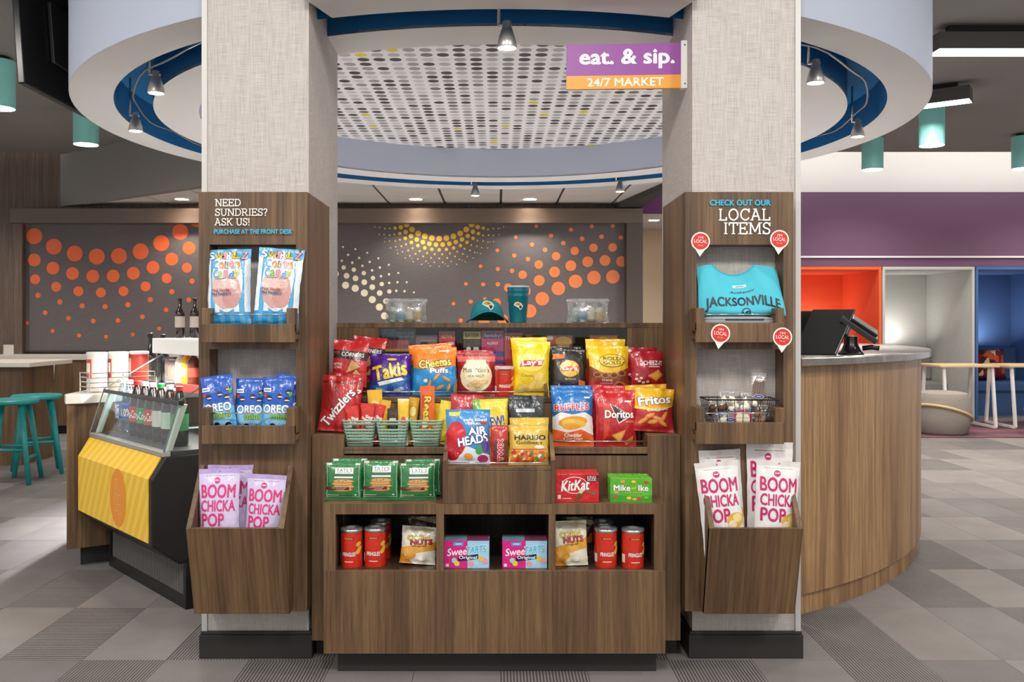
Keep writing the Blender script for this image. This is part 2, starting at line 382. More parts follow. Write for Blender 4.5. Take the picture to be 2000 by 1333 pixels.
# lower tile ceiling behind the ring
def clip(poly, a, b, c):                    # keep a*x+b*y+c >= 0
    out = []
    for i in range(len(poly)):
        p, q = poly[i-1], poly[i]; dp, dq = a*p[0]+b*p[1]+c, a*q[0]+b*q[1]+c
        if dp*dq < 0: t_ = dp/(dp-dq); out.append((p[0]+(q[0]-p[0])*t_, p[1]+(q[1]-p[1])*t_))
        if dq >= 0: out.append(q)
    return out
def side(P, Q): a, b = -(Q[1]-P[1]), (Q[0]-P[0]); return a, b, -(a*P[0]+b*P[1])
LB = ((-5.35, 11.05), (-3.03, 9.35)); LQ = (-1.15, 7.97)
s1 = side(LB[0], LB[1]); s1 = tuple(k if s1[0]*0+s1[1]*11+s1[2] > 0 else -k for k in s1)
BR = ((1.425, 10.95), (1.70, 9.35)); s2 = side(*BR); s2 = tuple(k if s2[0]*0+s2[1]*9+s2[2] > 0 else -k for k in s2)
slab_poly = [(-5.6, 11.0), (-5.6, 7.6), (2.4, 7.6), (2.4, 11.0)]
for s_ in (s1, s2): slab_poly = clip(slab_poly, *s_)
lc = MB().prism([(p[0], p[1], 2.712) for p in slab_poly], (0, 0, .02)).build('ceiling_lower', plain('ceiling_grid_dark', '4a4846', .8)); tag(lc, 'lower white tile ceiling in front of the mural wall', kind='structure')
TILE = plain('ceiling_tile_white', 'dcdbd8', .85)
for i in range(-9, 5):
    for j in range(0, 6):
        x0 = .049+.672*i; y0 = 10.21+.66*(j-4)
        p = [(x0+.014, y0+.003), (x0+.658, y0+.003), (x0+.658, y0+.657), (x0+.014, y0+.657)]
        p = [(x, min(y, 10.99)) for x, y in p]
        for s_ in (s1, s2): p = clip(p, *s_)
        if len(p) > 2 and max(q[1] for q in p) > 7.9: MB().prism([(q[0], q[1], 2.70) for q in p], (0, 0, .012)).build('ceiling_tile', TILE, lc)
bk = Vector((s1[0], s1[1], 0)).normalized()*.10
tag(MB().prism([(LB[0][0], LB[0][1], 2.67), (LQ[0], LQ[1], 2.67), (LQ[0], LQ[1], 3.3), (LB[0][0], LB[0][1], 3.3)], bk).build('ceiling_bulkhead', DARKC), 'charcoal bulkhead dropping to the tile ceiling', kind='structure')
tag(MB().prism([(1.425, 10.95, 2.635), (1.70, 9.35, 2.635), (1.90, 8.0, 2.635), (2.2, 8.0, 2.635), (1.757, 9.65, 2.635), (1.735, 10.95, 2.635)], (0, 0, .66)).build('ceiling_beam', plain('charcoal_beam', '45413f', .8)), 'charcoal beam along the edge of the tile ceiling', kind='structure')
# ---------------------------------------------------------------- back wall with the printed shade
tag(MB().box(-10, 1.735, 11.0, 11.15, 0, 3.45).build('wall_back', W_WALL), 'brown laminate back wall', kind='structure')
tag(MB().box(-5.77, 1.735, 10.78, 10.998, 2.45, 2.62).build('trim_1', plain('bronze_laminate', '6b5d52', .4)), 'bronze header above the printed shade', kind='structure')
tag(MB().box(-5.77, -5.67, 10.86, 10.998, .89, 2.45).build('trim_2', W_WALL), 'left jamb beside the printed shade', kind='structure')
tag(MB().box(1.545, 1.735, 10.78, 10.998, 0, 2.45).build('trim_3', plain('bronze_laminate_post', '54483f', .4)), 'right post beside the printed shade', kind='structure')
D_SH = 10.93
shade_m = NT('grey_brown_shade_cloth'); n_ = shade_m.noise((6, 6, 160), sc=2, det=3)
shade_m.l(shade_m.ramp(n_, [(.35, '5c5657'), (.65, '686263')]), shade_m.b.inputs['Base Color']); shade_m.set(Roughness=.6)
sh = thing('printed_roller_shade', 'grey roller shade printed with arcs of orange, yellow and cream dots', 'roller shade', (-2.07, D_SH, .91), world=True)
MB().box(-5.665, 1.54, D_SH, D_SH+.012, .93, 2.47).build('shade_cloth', shade_m.m, sh)
MB().box(-5.665, 1.54, D_SH-.012, D_SH+.02, .905, .93).build('hem_bar', plain('hem_bar', '3b3838', .5), sh)
dots = Print()
def dot(px, py, r, col):
    k = D_SH/F; dots.k = 0
    x, z = X(px, D_SH), Z(py, D_SH); rr = r*k
    if z+rr < .95 or x > 1.53: return
    pts = [(min(max(x+rr*math.cos(a), -5.66), 1.535), min(z+rr*math.sin(a), 2.46)) for a in [2*math.pi*i/28 for i in range(28)]]
    dots.poly(pts, col)
O_ = 'f26b35'; O2 = 'ee8045'; YE = 'e5b23c'; CR = 'ece2c8'
def c4(l, r, col=O_):
    for x, y in l: dot(x/3.9214, 380+y/3.9214, r/3.9214, col)
c4([(150, 215), (263, 320), (413, 400), (573, 453), (742, 476), (912, 472), (1078, 437), (1236, 373), (1381, 287), (1510, 190)], 61)
c4([(135, 420), (263, 502), (406, 565), (556, 606), (711, 627), (867, 625), (1022, 604), (1172, 559), (1316, 496), (1448, 411), (1570, 310)], 49)
c4([(145, 570), (270, 651), (431, 708), (601, 742), (773, 752), (946, 741), (1115, 705), (1277, 643), (1432, 562), (1580, 470)], 38)
c4([(292, 773), (459, 824), (630, 854), (805, 860), (980, 845), (1151, 807), (1317, 746), (1471, 664), (1600, 570)], 20)
c4([(167, 837), (346, 906), (525, 949), (714, 970), (904, 966), (1091, 938), (1273, 884), (1446, 808), (1600, 710)], 18)
c4([(209, 986), (403, 1047), (606, 1081), (812, 1090), (1018, 1073), (1219, 1029), (1400, 960), (1570, 870)], 15)
def c1(l, r, col):
    for x, y in l: dot(640+x/3.0303, 380+y/3.0303, r/3.0303, col)
for Rr, r, st, off in ((263, 17, 9.4, 0), (299, 13.5, 7.6, 4), (329, 10.5, 7.5, 0), (356, 6, 7.3, 3), (380, 5.5, 7.2, 0), (404, 4.5, 7.1, 3), (428, 4, 7.0, 0), (414, 3, 14, 5)):
    for k in range(-14, 15):
        a = R(-90+off+k*st); x, y = 660+Rr*math.cos(a), -1-Rr*math.sin(a)
        if y > 160: c1([(x, y)], r, YE if r > 5 else 'cdb878')
c1([(106, 538), (163, 556), (217, 584), (264, 623), (306, 667), (336, 719)], 21, CR)
c1([(50, 470), (112, 482), (165, 497), (217, 520), (264, 549), (308, 584), (345, 632)], 17, CR)
c1([(95, 433), (155, 446), (214, 466), (268, 495), (320, 531), (365, 575)], 13, CR)
c1([(84, 393), (146, 404), (206, 423), (263, 450), (316, 484), (364, 524), (406, 571)], 7.5, CR)
c1([(121, 358), (186, 376), (249, 400), (309, 433), (363, 473), (413, 520), (455, 573)], 7, CR)
c1([(91, 311), (164, 324), (234, 346), (300, 378), (362, 417), (418, 465), (468, 520), (510, 580)], 6, CR)
c1([(1688, 488), (1576, 492), (1467, 515), (1365, 557), (1270, 618), (1195, 690), (1115, 752)], 40, O2)
c1([(1740, 397), (1641, 391), (1539, 399), (1439, 422), (1343, 459), (1252, 510), (1170, 572), (1100, 650), (1035, 740), (925, 745)], 32, O2)
c1([(1686, 314), (1573, 316), (1462, 334), (1352, 366), (1249, 415), (1154, 476), (1068, 552), (1000, 640)], 25, O2)
c1([(1735, 255), (1621, 250), (1506, 262), (1395, 288), (1287, 328), (1185, 383), (1091, 452), (1007, 532), (932, 622)], 13.5, O2)
c1([(1687, 186), (1563, 189), (1440, 209), (1322, 244), (1210, 296), (1104, 362), (1007, 442), (920, 533), (847, 635), (788, 746)], 12.5, O2)
c1([(1235, 188), (1114, 253), (1004, 331), (905, 425), (818, 530), (745, 647)], 11, O2)
do = dots.build('dot_print', lambda x, y, l: Vector((x, D_SH-.0015, y)), sh, gloss=False); do.matrix_parent_inverse = sh.matrix_basis.inverted(); do['kind'] = 'stuff'
# ---------------------------------------------------------------- far right: purple wall, white upper wall, room beyond the gap
PURP = plain('purple_paint', '6a4a66', .8)
tag(MB().box(2.9, 10, 11.72, 11.9, 1.99, 2.95).build('wall_right', PURP), 'purple wall above the coloured booths', kind='structure')
tag(MB().box(2.3, 10, 11.70, 11.72, 2.10, 2.125).build('trim_4', WHITE_PAINT), 'pale line on the purple wall', kind='structure')
tag(MB().box(1.6, 10, 11.9, 12.05, 2.95, 3.9).build('wall_upper', WHITE_PAINT), 'white upper wall above the purple band', kind='structure')
tag(MB().box(-10, 10, 10.84, 12.05, 3.72, 3.8).build('ceiling_pocket', WHITE_PAINT), 'white light pocket above the purple wall', kind='structure')
tag(MB().box(1.745, 2.9, 11.8, 11.9, 2.69, 3.3).build('wall_fascia', plain('plum_paint', '5d2f5b', .8)), 'plum fascia seen past the column', kind='structure')
tag(MB().box(1.745, 3.2, 11.9, 14.2, 2.72, 2.8).build('ceiling_hall', WHITE_PAINT), 'white ceiling of the far hall', kind='structure')
tag(MB().box(1.2, 3.4, 14.1, 14.2, 0, 2.72).build('wall_hall', plain('beige_paint', 'dccdb2', .8)), 'beige wall of the far hall', kind='structure')
tag(MB().box(1.62, 1.74, 11.16, 14.1, 0, 2.72).build('wall_hall_side', WHITE_PAINT), 'pale side wall of the far hall', kind='structure')
tag(MB().box(3.2, 3.76, 11.74, 11.9, 0, 1.99).build('wall_pier', WHITE_PAINT), 'white pier beside the orange booth', kind='structure')
# ---------------------------------------------------------------- the two columns
def column(side_, x0, x1, edge, lab):
    c = MB().box(x0, x1, 3.43, 4.05, 0, 3.3).build('column', LINEN); tag(c, lab, kind='structure')
    ex = x0 if edge < 0 else x1
    MB().box(ex-.010, ex+.010, 3.424, 3.444, .10, 3.3).build('corner_guard', plain('corner_guard', 'cdcac6', .4), c)
    b = MB(); b.box(x0-.016, x1+.016, 3.412, 4.066, 0, .088).box(x0-.012, x1+.012, 3.416, 4.062, .088, .10)
    tag(b.build('baseboard_'+side_, BLACK, bevel=.002), 'black rubber baseboard around the foot of the %s column' % side_, kind='structure')
column('left', -1.1015, -.709, -1, 'square column covered in pale woven linen under the candy panel')
column('right', .738, 1.136, 1, 'square column covered in pale woven linen above the local items panel')
# ---------------------------------------------------------------- central snack display
dsp = thing('snack_display', 'tiered walnut snack display with cubbies and trays between the columns', 'display', (0, 3.5, 0), world=True)
def D(name, *boxes, mat=None, parent=None, bevel=.0015):
    m = MB()
    for b in boxes: m.box(*b)
    return m.build(name, mat or W_DARK, parent or dsp, bevel=bevel)
XA, XB = -.617, .602
D('base_front', (XA, XB, 3.24, 3.258, .081, .378))
D('base_side', (XA, XA+.018, 3.258, 3.40, .081, .616)); D('base_side', (XB-.018, XB, 3.258, 3.40, .081, .616))
D('cubby_frame', (XA, XB, 3.24, 3.262, .579, .616), (XA, -.575, 3.24, 3.262, .378, .579), (-.2154, -.188, 3.24, 3.262, .378, .579), (.186, .210, 3.24, 3.262, .378, .579), (.562, XB, 3.24, 3.262, .378, .579), bevel=0)
D('ledge', (XA+.018, XB-.018, 3.262, 3.40, .594, .616), bevel=0)
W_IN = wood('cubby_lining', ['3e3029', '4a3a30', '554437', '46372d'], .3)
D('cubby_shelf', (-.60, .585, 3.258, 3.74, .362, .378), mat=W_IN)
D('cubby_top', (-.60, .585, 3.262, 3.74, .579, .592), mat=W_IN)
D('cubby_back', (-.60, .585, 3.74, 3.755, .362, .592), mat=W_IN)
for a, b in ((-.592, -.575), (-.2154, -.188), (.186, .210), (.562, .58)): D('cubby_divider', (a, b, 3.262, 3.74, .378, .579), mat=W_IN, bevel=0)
D('toe_kick', (-.575, .578, 3.29, 3.44, 0, .081), mat=BLACK)
D('side_toe_kick', (-.69, -.60, 3.47, 3.62, 0, .072), mat=BLACK); D('side_toe_kick', (.60, .688, 3.47, 3.62, 0, .072), mat=BLACK)
D('side_pier', (-.692, -.571, 3.40, 3.62, .072, .842)); D('side_pier', (.565, .688, 3.40, 3.62, .072, .842))
D('lower_riser', (-.571, -.192, 3.40, 3.418, .616, .765), bevel=0); D('lower_riser', (.210, .565, 3.40, 3.418, .616, .765), bevel=0)
def wire(name, x0, x1, y, z, parent, r=.0028):
    return MB().tube([(x0, y+.02, z), (x0, y, z), (x1, y, z), (x1, y+.02, z)], r, 8).build(name, CHROME, parent, smooth=True)
for a, b in ((-.571, -.192), (.210, .565)):
    t_ = D('tray', (a, b, 3.396, 3.62, .772, .787), (a, b, 3.396, 3.408, .787, .797))
    wire('wire_rail', a+.004, b-.004, 3.404, .818, t_)
m = MB(); m.box(-.176, .194, 3.24, 3.258, .616, .733).box(-.176, .194, 3.24, 3.62, .7335, .747)
ct = m.build('center_tray', W_DARK, dsp, bevel=.0015)
for x in (-.192, .194):
    MB().prism([(x, 3.24, .616), (x, 3.24, .772), (x, 3.40, .842), (x, 3.62, .842), (x, 3.62, .616)], (.016, 0, 0)).build('tray_cheek', W_DARK, dsp, bevel=.0015)
MB().box(-.176, .194, 3.242, 3.25, .747, .752).build('tray_lip', W_DARK, dsp)
wire('wire_rail', -.176, .194, 3.245, .762, dsp)
D('upper_riser', (-.692, .688, 3.62, 3.638, .616, .945), bevel=0)
D('upper_shelf', (-.692, .688, 3.615, 4.03, .945, .965))
D('upper_pier', (-.692, -.567, 3.618, 4.03, .965, 1.0)); D('upper_pier', (.592, .688, 3.618, 4.03, .965, 1.0))
for x in (-.173, .190):
    MB().prism([(x, 3.615, .965), (x, 3.615, .99), (x, 3.70, 1.03), (x, 4.03, 1.03), (x, 4.03, .965)], (.014, 0, 0)).build('shelf_divider', W_DARK, dsp, bevel=.0015)
for a, b in ((-.557, -.183), (-.155, .186), (.212, .585)): wire('wire_rail', a, b, 3.622, .987, dsp)
HX0, HX1, HZ0, HZ1 = -.522, .579, 1.06, 1.240
D('back_panel', (-.709, HX0, 4.03, 4.048, .945, 1.242), (HX1, .738, 4.03, 4.048, .945, 1.242), (HX0, HX1, 4.03, 4.048, .945, HZ0), bevel=0)
D('top_board', (-.709, .738, 4.028, 4.42, 1.240, 1.262))
D('medicine_cabinet', (HX0-.01, HX1+.01, 4.30, 4.315, 1.04, 1.24), (HX0-.01, HX0, 4.048, 4.30, 1.04, 1.24), (HX1, HX1+.01, 4.048, 4.30, 1.04, 1.24), (HX0, HX1, 4.048, 4.30, 1.04, HZ0), mat=wood('cabinet_lining', ['57473c', '604f43', '69574a', '5b4a3f'], .5))
for a, b, y in ((HX0, .045, 4.036), (.035, HX1, 4.042)): MB().box(a, b, y, y+.004, HZ0, HZ1).build('sliding_glass', GLASS, dsp)
D('rear_panel', (-.709, .738, 4.40, 4.42, 0, 1.240), bevel=0)
# ---------------------------------------------------------------- wood panels on the columns
FRONT = 3.33
def panel(s, lab, x0, x1, n0, n1, t0, t1, b0, b1, wing, z2, lip1):
    p = thing('column_display_panel', lab, 'display panel', ((x0+x1)/2, 3.38, .2), world=True)
    B = lambda name, *bx, **k: D(name, *bx, parent=p, **k)
    B('face_frame', (x0, x1, FRONT, 3.428, 1.549, 1.742), (x0, n0, FRONT, 3.428, .204, 1.549), (n1, x1, FRONT, 3.428, .204, 1.549),
      (n0, n1, FRONT, 3.428, 1.165, 1.262), (n0, n1, FRONT, 3.428, .204, .88), bevel=0)
    B('side_wing', (min(wing), max(wing), 3.4285, 3.77, .204, 1.742), bevel=0)
    for zb, zl, zc, zw in ((1.192, lip1, 1.315, 1.292), (.828, z2, .958, .938)):
        tr = B('tray', (t0, t1, 3.25, 3.268, zb, zl), (t0, t1, 3.268, 3.42, zb+.01, zb+.028), bevel=.001)
        for a, b in ((t0, t0+.030), (t1-.030, t1)): B('tray_cheek', (a, b, 3.2505, 3.42, zl-.03, zc))
        wire('wire_rail', t0+.02, t1-.02, 3.257, zw, p, .0022)
    bn = MB()
    bn.prism([(b0, 3.27, .214), (b0, 3.18, .542), (b0, 3.20, .542), (b0, 3.29, .214)], (b1-b0, 0, 0)); bn.build('bin_front', W_BIN, p, bevel=.001)
    for a in (b0, b1-.018):
        MB().prism([(a, 3.33, .216), (a, 3.272, .216), (a, 3.182, .541), (a, 3.33, .742)], (.018, 0, 0)).build('bin_cheek', W_DARK, p, bevel=.001)
    B('bin_floor', (b0+.018, b1-.018, 3.245, 3.33, .36, .37))
    return p
pL = panel(-1, 'walnut candy panel on the left column reading NEED SUNDRIES', -1.092, -.694, -1.052, -.735, -1.055, -.722, -1.088, -.745, (-.706, -.694), .894, 1.258)
pR = panel(1, 'walnut panel on the right column reading LOCAL ITEMS', .690, 1.088, .732, 1.051, .714, 1.028, .745, 1.073, (.690, .735), .905, 1.262)
def flat(pr, name, d, parent, gloss=False):
    o = pr.build(name, lambda x, y, l: Vector((x, d-.0006-.00004*l, y)), parent, gloss=gloss); o.matrix_parent_inverse = parent.matrix_basis.inverted(); return o
pr = Print()
for s_, a, b, y0, y1 in (('NEED', 420, 471, 403, 389), ('SUNDRIES?', 420, 524, 422, 408), ('ASK US!', 420, 490, 441, 427)):
    slab(pr, s_, X(a, FRONT), X(b, FRONT), Z(y0, FRONT), Z(y1, FRONT), 'f4f1ec')
pr.text('PURCHASE AT THE FRONT DESK', X(496, FRONT), Z(453, FRONT), 152/F*FRONT, 8.5/F*FRONT, '2fb3d6', .035)
flat(pr, 'panel_lettering', FRONT, pL)
pr = Print()
for s_, a, b, y0, y1 in (('LOCAL', 1403, 1505, 431, 408), ('ITEMS', 1412, 1505, 458, 435)):
    slab(pr, s_, X(a, FRONT), X(b, FRONT), Z(y0, FRONT), Z(y1, FRONT), 'f4f1ec')
pr.text('CHECK OUT OUR', X(1445, FRONT), Z(396.5, FRONT), 118/F*FRONT, 11/F*FRONT, '2fb3d6', .035)
flat(pr, 'panel_lettering', FRONT, pR)
# round pin stickers
def pin(px, py, d, lab, rot):
    x, z = X(px, d), Z(py, d); r = .0345
    pts = [(r*math.cos(R(a)), r*math.sin(R(a))) for a in range(-60, 241, 12)]+[(0, -r*1.62)]
    o = MB().prism([(a, -.001, b) for a, b in pts], (0, .002, 0)).build('pin_sticker', ink('f3efe9'), loc=(x, d-.0018, z), rot=(0, R(-rot), 0))
    tag(o, lab, 'sticker', 'red location pin stickers')
    p = Print(); p.ell(0, 0, r*.86, r*.86, 'd8352b', 28)
    p.text("I'M", 0, r*.42, r*.5, r*.26, 'ffffff', .0).text('LOCAL', 0, 0.02*r, r*1.35, r*.36, 'ffffff', .0).text('TRY ME!', 0, -r*.42, r*.62, r*.15, 'f6c9c2', .0)
    p.build('sticker_print', lambda a, b, l: Vector((a, -.0012-.00008*l, b)), o, gloss=False)
pin(1368, 472, FRONT, 'red pin sticker at the upper left of the shirt niche', -3); pin(1522, 468, FRONT, 'red pin sticker right beside the word ITEMS', -4)
pin(1407, 652, 3.25, 'red pin sticker on the front of the shirt tray', -8); pin(1528, 659, 3.25, 'red pin sticker at the right end of the shirt tray', -3)
# ---------------------------------------------------------------- blade sign
sg = thing('blade_sign', 'purple and orange market sign mounted high on the right column', 'sign', (.72, 3.54, 2.18), (0, 0, R(-3)))
MB().box(-.447, 0, -.008, .008, .048, .172).build('purple_board', plain('sign_purple', '8d3a96', .4), sg)
MB().box(-.447, 0, -.008, .008, -.004, .048).build('orange_board', plain('sign_orange', 'e69a22', .4), sg)
MB().box(-.004, .02, -.018, .018, -.008, .178).build('bracket', plain('sign_bracket', 'e8e6e2', .4), sg, bevel=.002)
for z in (.01, .16): MB().lathe([(.003, 0), (.003, .003)], (0, 0, 0), 10).build('screw', plain('screw', '55524f', .4), sg, loc=(.010, -.018, z), rot=(R(90), 0, 0))
p = Print(); p.text('eat. & sip.', -.212, .112, .365, .074, 'fbf3f4', .03)
p.build('title_lettering', lambda a, b, l: Vector((a, -.0085-.00005*l, b)), sg, gloss=False)
p = Print(); p.text('24/7 MARKET', -.218, .022, .295, .032, 'fdf0d8', .02); p.build('subtitle_lettering', lambda a, b, l: Vector((a, -.0085-.00005*l, b)), sg, gloss=False)
# ---------------------------------------------------------------- reception desk
dk = thing('reception_desk', 'curved walnut reception desk with grey stone top', 'desk', (-.13, 6.29, 0))
A0, A1 = R(-60), R(20)
MB().lathe([(2.45, .09), (2.78, .09), (2.78, 1.074), (2.45, 1.074), (2.45, .09)], n=90, a0=A0, a1=A1).build('curved_front', W_DESK, dk, smooth=40)
MB().lathe([(2.5, 0), (2.765, 0), (2.765, .089), (2.5, .089), (2.5, 0)], n=90, a0=A0, a1=A1).build('plinth', W_DESK, dk, smooth=40)
tm_ = NT('grey_marble'); a_ = tm_.noise((1, 1, 1), sc=9, det=8, rough=.7); b_ = tm_.noise((1, 1, 1), sc=3, det=6, rough=.75)
tm_.l(tm_.mix(tm_.ramp(a_, [(.3, '5b5450'), (.6, '77706b'), (.75, '948c86')]), tm_.ramp(b_, [(.47, 'ffffff'), (.5, 'd8d2cc'), (.53, 'ffffff')]), .4, 'MULTIPLY'), tm_.b.inputs['Base Color']); tm_.set(Roughness=.18)
MB().lathe([(2.1, 1.076), (2.83, 1.076), (2.835, 1.08), (2.835, 1.109), (2.83, 1.113), (2.1, 1.113), (2.1, 1.076)], n=90, a0=A0, a1=A1).build('stone_top', tm_.m, dk, smooth=40)
for a in (A0+.004, A1-.004):
    c, s = math.cos(a), math.sin(a); MB().prism([(2.45*c, 2.45*s, .09), (2.78*c, 2.78*s, .09), (2.78*c, 2.78*s, 1.074), (2.45*c, 2.45*s, 1.074)], (-.002*s, .002*c, 0)).build('end_panel', W_DESK, dk)
# point of sale terminal
BP = plain('black_plastic', '17181a', .25); GP = plain('grey_plastic', '3a3c3f', .3)
ps = thing('sales_terminal', 'black sales terminal with tilted screen on the stone desk top', 'terminal', (1.665, 4.27, 1.113))
MB().lathe([(.058, 0), (.058, .008), (.045, .016), (.032, .05), (.030, .085), (0, .09)], n=28).build('round_base', BP, ps, smooth=40)
def obox(name, c, ax, ay, az, mat, par):     # oriented box from centre and three half vectors
    c, ax, ay, az = map(Vector, (c, ax, ay, az)); m = MB()
    m.add([c+ax*i+ay*j+az*k for k in (-1, 1) for j in (-1, 1) for i in (-1, 1)], [(0, 2, 3, 1), (4, 5, 7, 6), (0, 1, 5, 4), (2, 6, 7, 3), (0, 4, 6, 2), (1, 3, 7, 5)])
    return m.build(name, mat, par, bevel=.004)
up = Vector((.058, .03, .105)); wx = Vector((.085, -.045, 0)); nn = wx.cross(up).normalized()*.009
obox('screen', (-.13, -.01, .105), wx, nn, up, BP, ps)
obox('screen_hub', (-.05, -.025, .12), Vector((.03, -.016, 0)), nn*2, up*.3, GP, ps)
sl = Vector((.075, -.02, -.055)); sd = Vector((.02, .045, .012)); sn = sl.cross(sd).normalized()*.013
obox('card_reader_arm', (.03, -.02, .125), sl, sd, sn, GP, ps)
obox('customer_display', (.052, -.03, .135), sl*.72, sd*.8, sn*.55, BP, ps)
MB().tube([(.05, -.01, .03), (.09, -.02, .035), (.12, -.03, .03)], .012, 10).build('cable_port', BP, ps, smooth=True)
tag(obox('desk_monitor', (1.50, 4.62, 1.113+.105), (.10, -.02, 0), (.002, .012, 0), (0, .0, .104), BP, None), 'black monitor behind the sales terminal beside the column', 'monitor')
# ---------------------------------------------------------------- left serving counter beside the cooler
cn = thing('serving_counter', 'walnut serving counter with pale stone top left of the cooler', 'counter', (-2.0, 5.2, 0), world=True)
CP = [(-2.20, 4.65), (-2.045, 4.755), (-1.50, 5.24), (-1.85, 5.95), (-2.30, 5.75)]
def inset(poly, k):
    cx = sum(p[0] for p in poly)/len(poly); cy = sum(p[1] for p in poly)/len(poly); return [(cx+(x-cx)*k, cy+(y-cy)*k) for x, y in poly]
MB().prism([(x, y, .10) for x, y in CP], (0, 0, .745)).build('cabinet_body', W_DARK, cn)
MB().prism([(x, y, 0) for x, y in inset(CP, .86)], (0, 0, .10)).build('toe_kick', BLACK, cn)
TP = inset(CP, 1.03); TP[0] = (-2.235, 4.70); TP.insert(1, (-2.20, 4.635)); TP.insert(2, (-2.13, 4.66))
MB().prism([(x, y, .846) for x, y in TP], (0, 0, .047)).build('stone_top', STONE, cn, bevel=.004)
# ---------------------------------------------------------------- drinks cooler
RC = R(-48.4)
ck = thing('drinks_cooler', 'black open drinks cooler with yellow front and slanted glass', 'cooler', (-1.365, 3.993, 0), (0, 0, RC))
def CB(name, mat, *bx, bevel=0.0):
    m = MB()
    for b in bx: m.box(*b)
    return m.build(name, mat, ck, bevel=bevel)
CK = plain('cooler_black', '1a191a', .35); W0 = -.98
CB('base', CK, (W0, 0, .05, .6, 0, .22), (W0, 0, 0, .05, 0, .055), (-.03, 0, 0, .05, .055, .22), (W0, W0+.03, 0, .05, .055, .22))
for k in range(46):
    x = W0+.04+k*.0198; g = MB().box(x-.002, x+.002, .006, .012, .055, .215)
    if k == 0: g0 = g.build('grille_bar', plain('grille_steel', 'a5a29f', .4, .5), ck)
    else:
        o = g0.copy(); COL.objects.link(o); o.location.x = k*.0198
prof = [(-.15, .30), (-.15, .585), (-.09, .68), (.6, .68), (.6, .20), (-.03, .205)]
MB().prism([(W0, y, z) for y, z in prof], (-W0, 0, 0)).build('body', CK, ck, bevel=.006)
yp = MB(); yp.prism([(W0+.005, -.154, .31), (W0+.005, -.154, .586), (W0+.005, -.098, .677), (W0+.005, -.092, .672), (W0+.005, -.146, .584), (W0+.005, -.146, .31)], (-W0-.04, 0, 0))
ym = NT('yellow_striped_panel'); wv = ym.n('TexWave', wave_type='BANDS', bands_direction='DIAGONAL', wave_profile='SAW'); wv.inputs['Scale'].default_value = 5.2
tc_ = ym.n('TexCoord'); mp_ = ym.n('Mapping'); mp_.inputs['Scale'].default_value = (1.6, 0, -.9); ym.l(tc_.outputs['Object'], mp_.inputs[0]); ym.l(mp_.outputs[0], wv.inputs[0])
ym.l(ym.ramp(wv.outputs['Fac'], [(.0, 'f8c52e'), (.55, 'f8c52e'), (.6, 'fbd255'), (1, 'fbd255')]), ym.b.inputs['Base Color']); ym.set(Roughness=.4)
yo = yp.build('yellow_front', ym.m, ck)
p = Print(); p.ell(-.40, .455, .105, .135, 'f0982c', 32)
for a, b, z0, z1 in ((-.44, -.408, .39, .54), (-.392, -.36, .38, .47)):
    t = .004; p.rect(a, a+t, z0, z1, 'f6c070'); p.rect(b-t, b, z0, z1, 'f6c070'); p.rect(a, b, z0, z0+t, 'f6c070'); p.rect(a, b, z1-t, z1, 'f6c070'); p.rect(a, b, (z0+z1)/2, (z0+z1)/2+t, 'f6c070')
p.rect(-.378, -.374, .47, .51, 'f6c070')
p.build('orange_emblem', lambda a, b, l: Vector((a, -.1545-.0001*l+max(0, b-.586)*.6, b)), yo, ny=44, box=(0, 1, .366, .586+.22), gloss=False)
CB('steel_ledge', plain('satin_aluminium', 'c4c1bf', .35, .6), (W0+.005, -.012, -.10, -.062, .678, .700), bevel=.003)
CB('interior_floor', plain('cooler_inside', '3a3b3d', .4), (W0+.01, -.01, -.06, .58, .68, .70))
CB('rear_wall', plain('cooler_rear', '4c4d4f', .4), (W0+.01, -.01, .56, .6, .70, 1.18))
MB().prism([(W0+.012, -.088, .70), (W0+.012, -.083, .70), (W0+.012, -.018, .905), (W0+.012, -.023, .905)], (-W0-.024, 0, 0)).build('front_glass', GLASS, ck)
MB().prism([(W0+.005, -.032, .902), (W0+.005, -.008, .897), (W0+.005, -.006, .915), (W0+.005, -.030, .92)], (-W0-.01, 0, 0)).build('glass_top_bar', CK, ck)
for x, mt in ((W0, 0), (-.012, 1)):
    MB().prism([(x, -.095, .70), (x, -.025, .92), (x, .50, 1.22), (x, .6, 1.22), (x, .6, .70)], (.006, 0, 0)).build('side_glass', GLASS, ck)
    MB().tube([(x+.003, -.095, .70), (x+.003, -.025, .92), (x+.003, .50, 1.22), (x+.003, .6, 1.22)], .004, 6).build('glass_edge', plain('glass_edge', '6d7a76', .2), ck)
for x in (W0+.02, -.055):
    MB().prism([(x, -.075, .70), (x, -.05, .70), (x, .02, .90), (x, -.01, .905)], (.03, 0, 0)).build('corner_post', plain('pale_green_post', 'cfd8d0', .4), ck, bevel=.004)
CB('upper_shelf', CK, (W0+.01, -.01, .24, .56, .925, .94))
CB('price_strip', plain('red_strip', 'b5322a', .4), (W0+.30, -.01, .232, .24, .915, .955))
CB('canopy', plain('lit_white_canopy', 'f2f1ee', .5), (W0+.01, -.01, .22, .56, 1.10, 1.18), bevel=.004)
CB('side_knob', GP, (-.001, .008, .07, .10, .56, .59), bevel=.003)
q_ = lamp('cooler_fill_lamp', 'AREA', (0, 0, 0), 9, None, .2); q_.parent = ck; q_.location = (-.5, .20, 1.09); q_.rotation_euler = (R(-25), 0, 0); q_.data.shape = 'RECTANGLE'; q_.data.size = .9; q_.data.size_y = .05  # lamp added under the canopy to lighten the cooler interior
def cooler_pt(x, y, z): return Vector((-1.365, 3.993, 0))+Matrix.Rotation(RC, 3, 'Z') @ Vector((x, y, z))
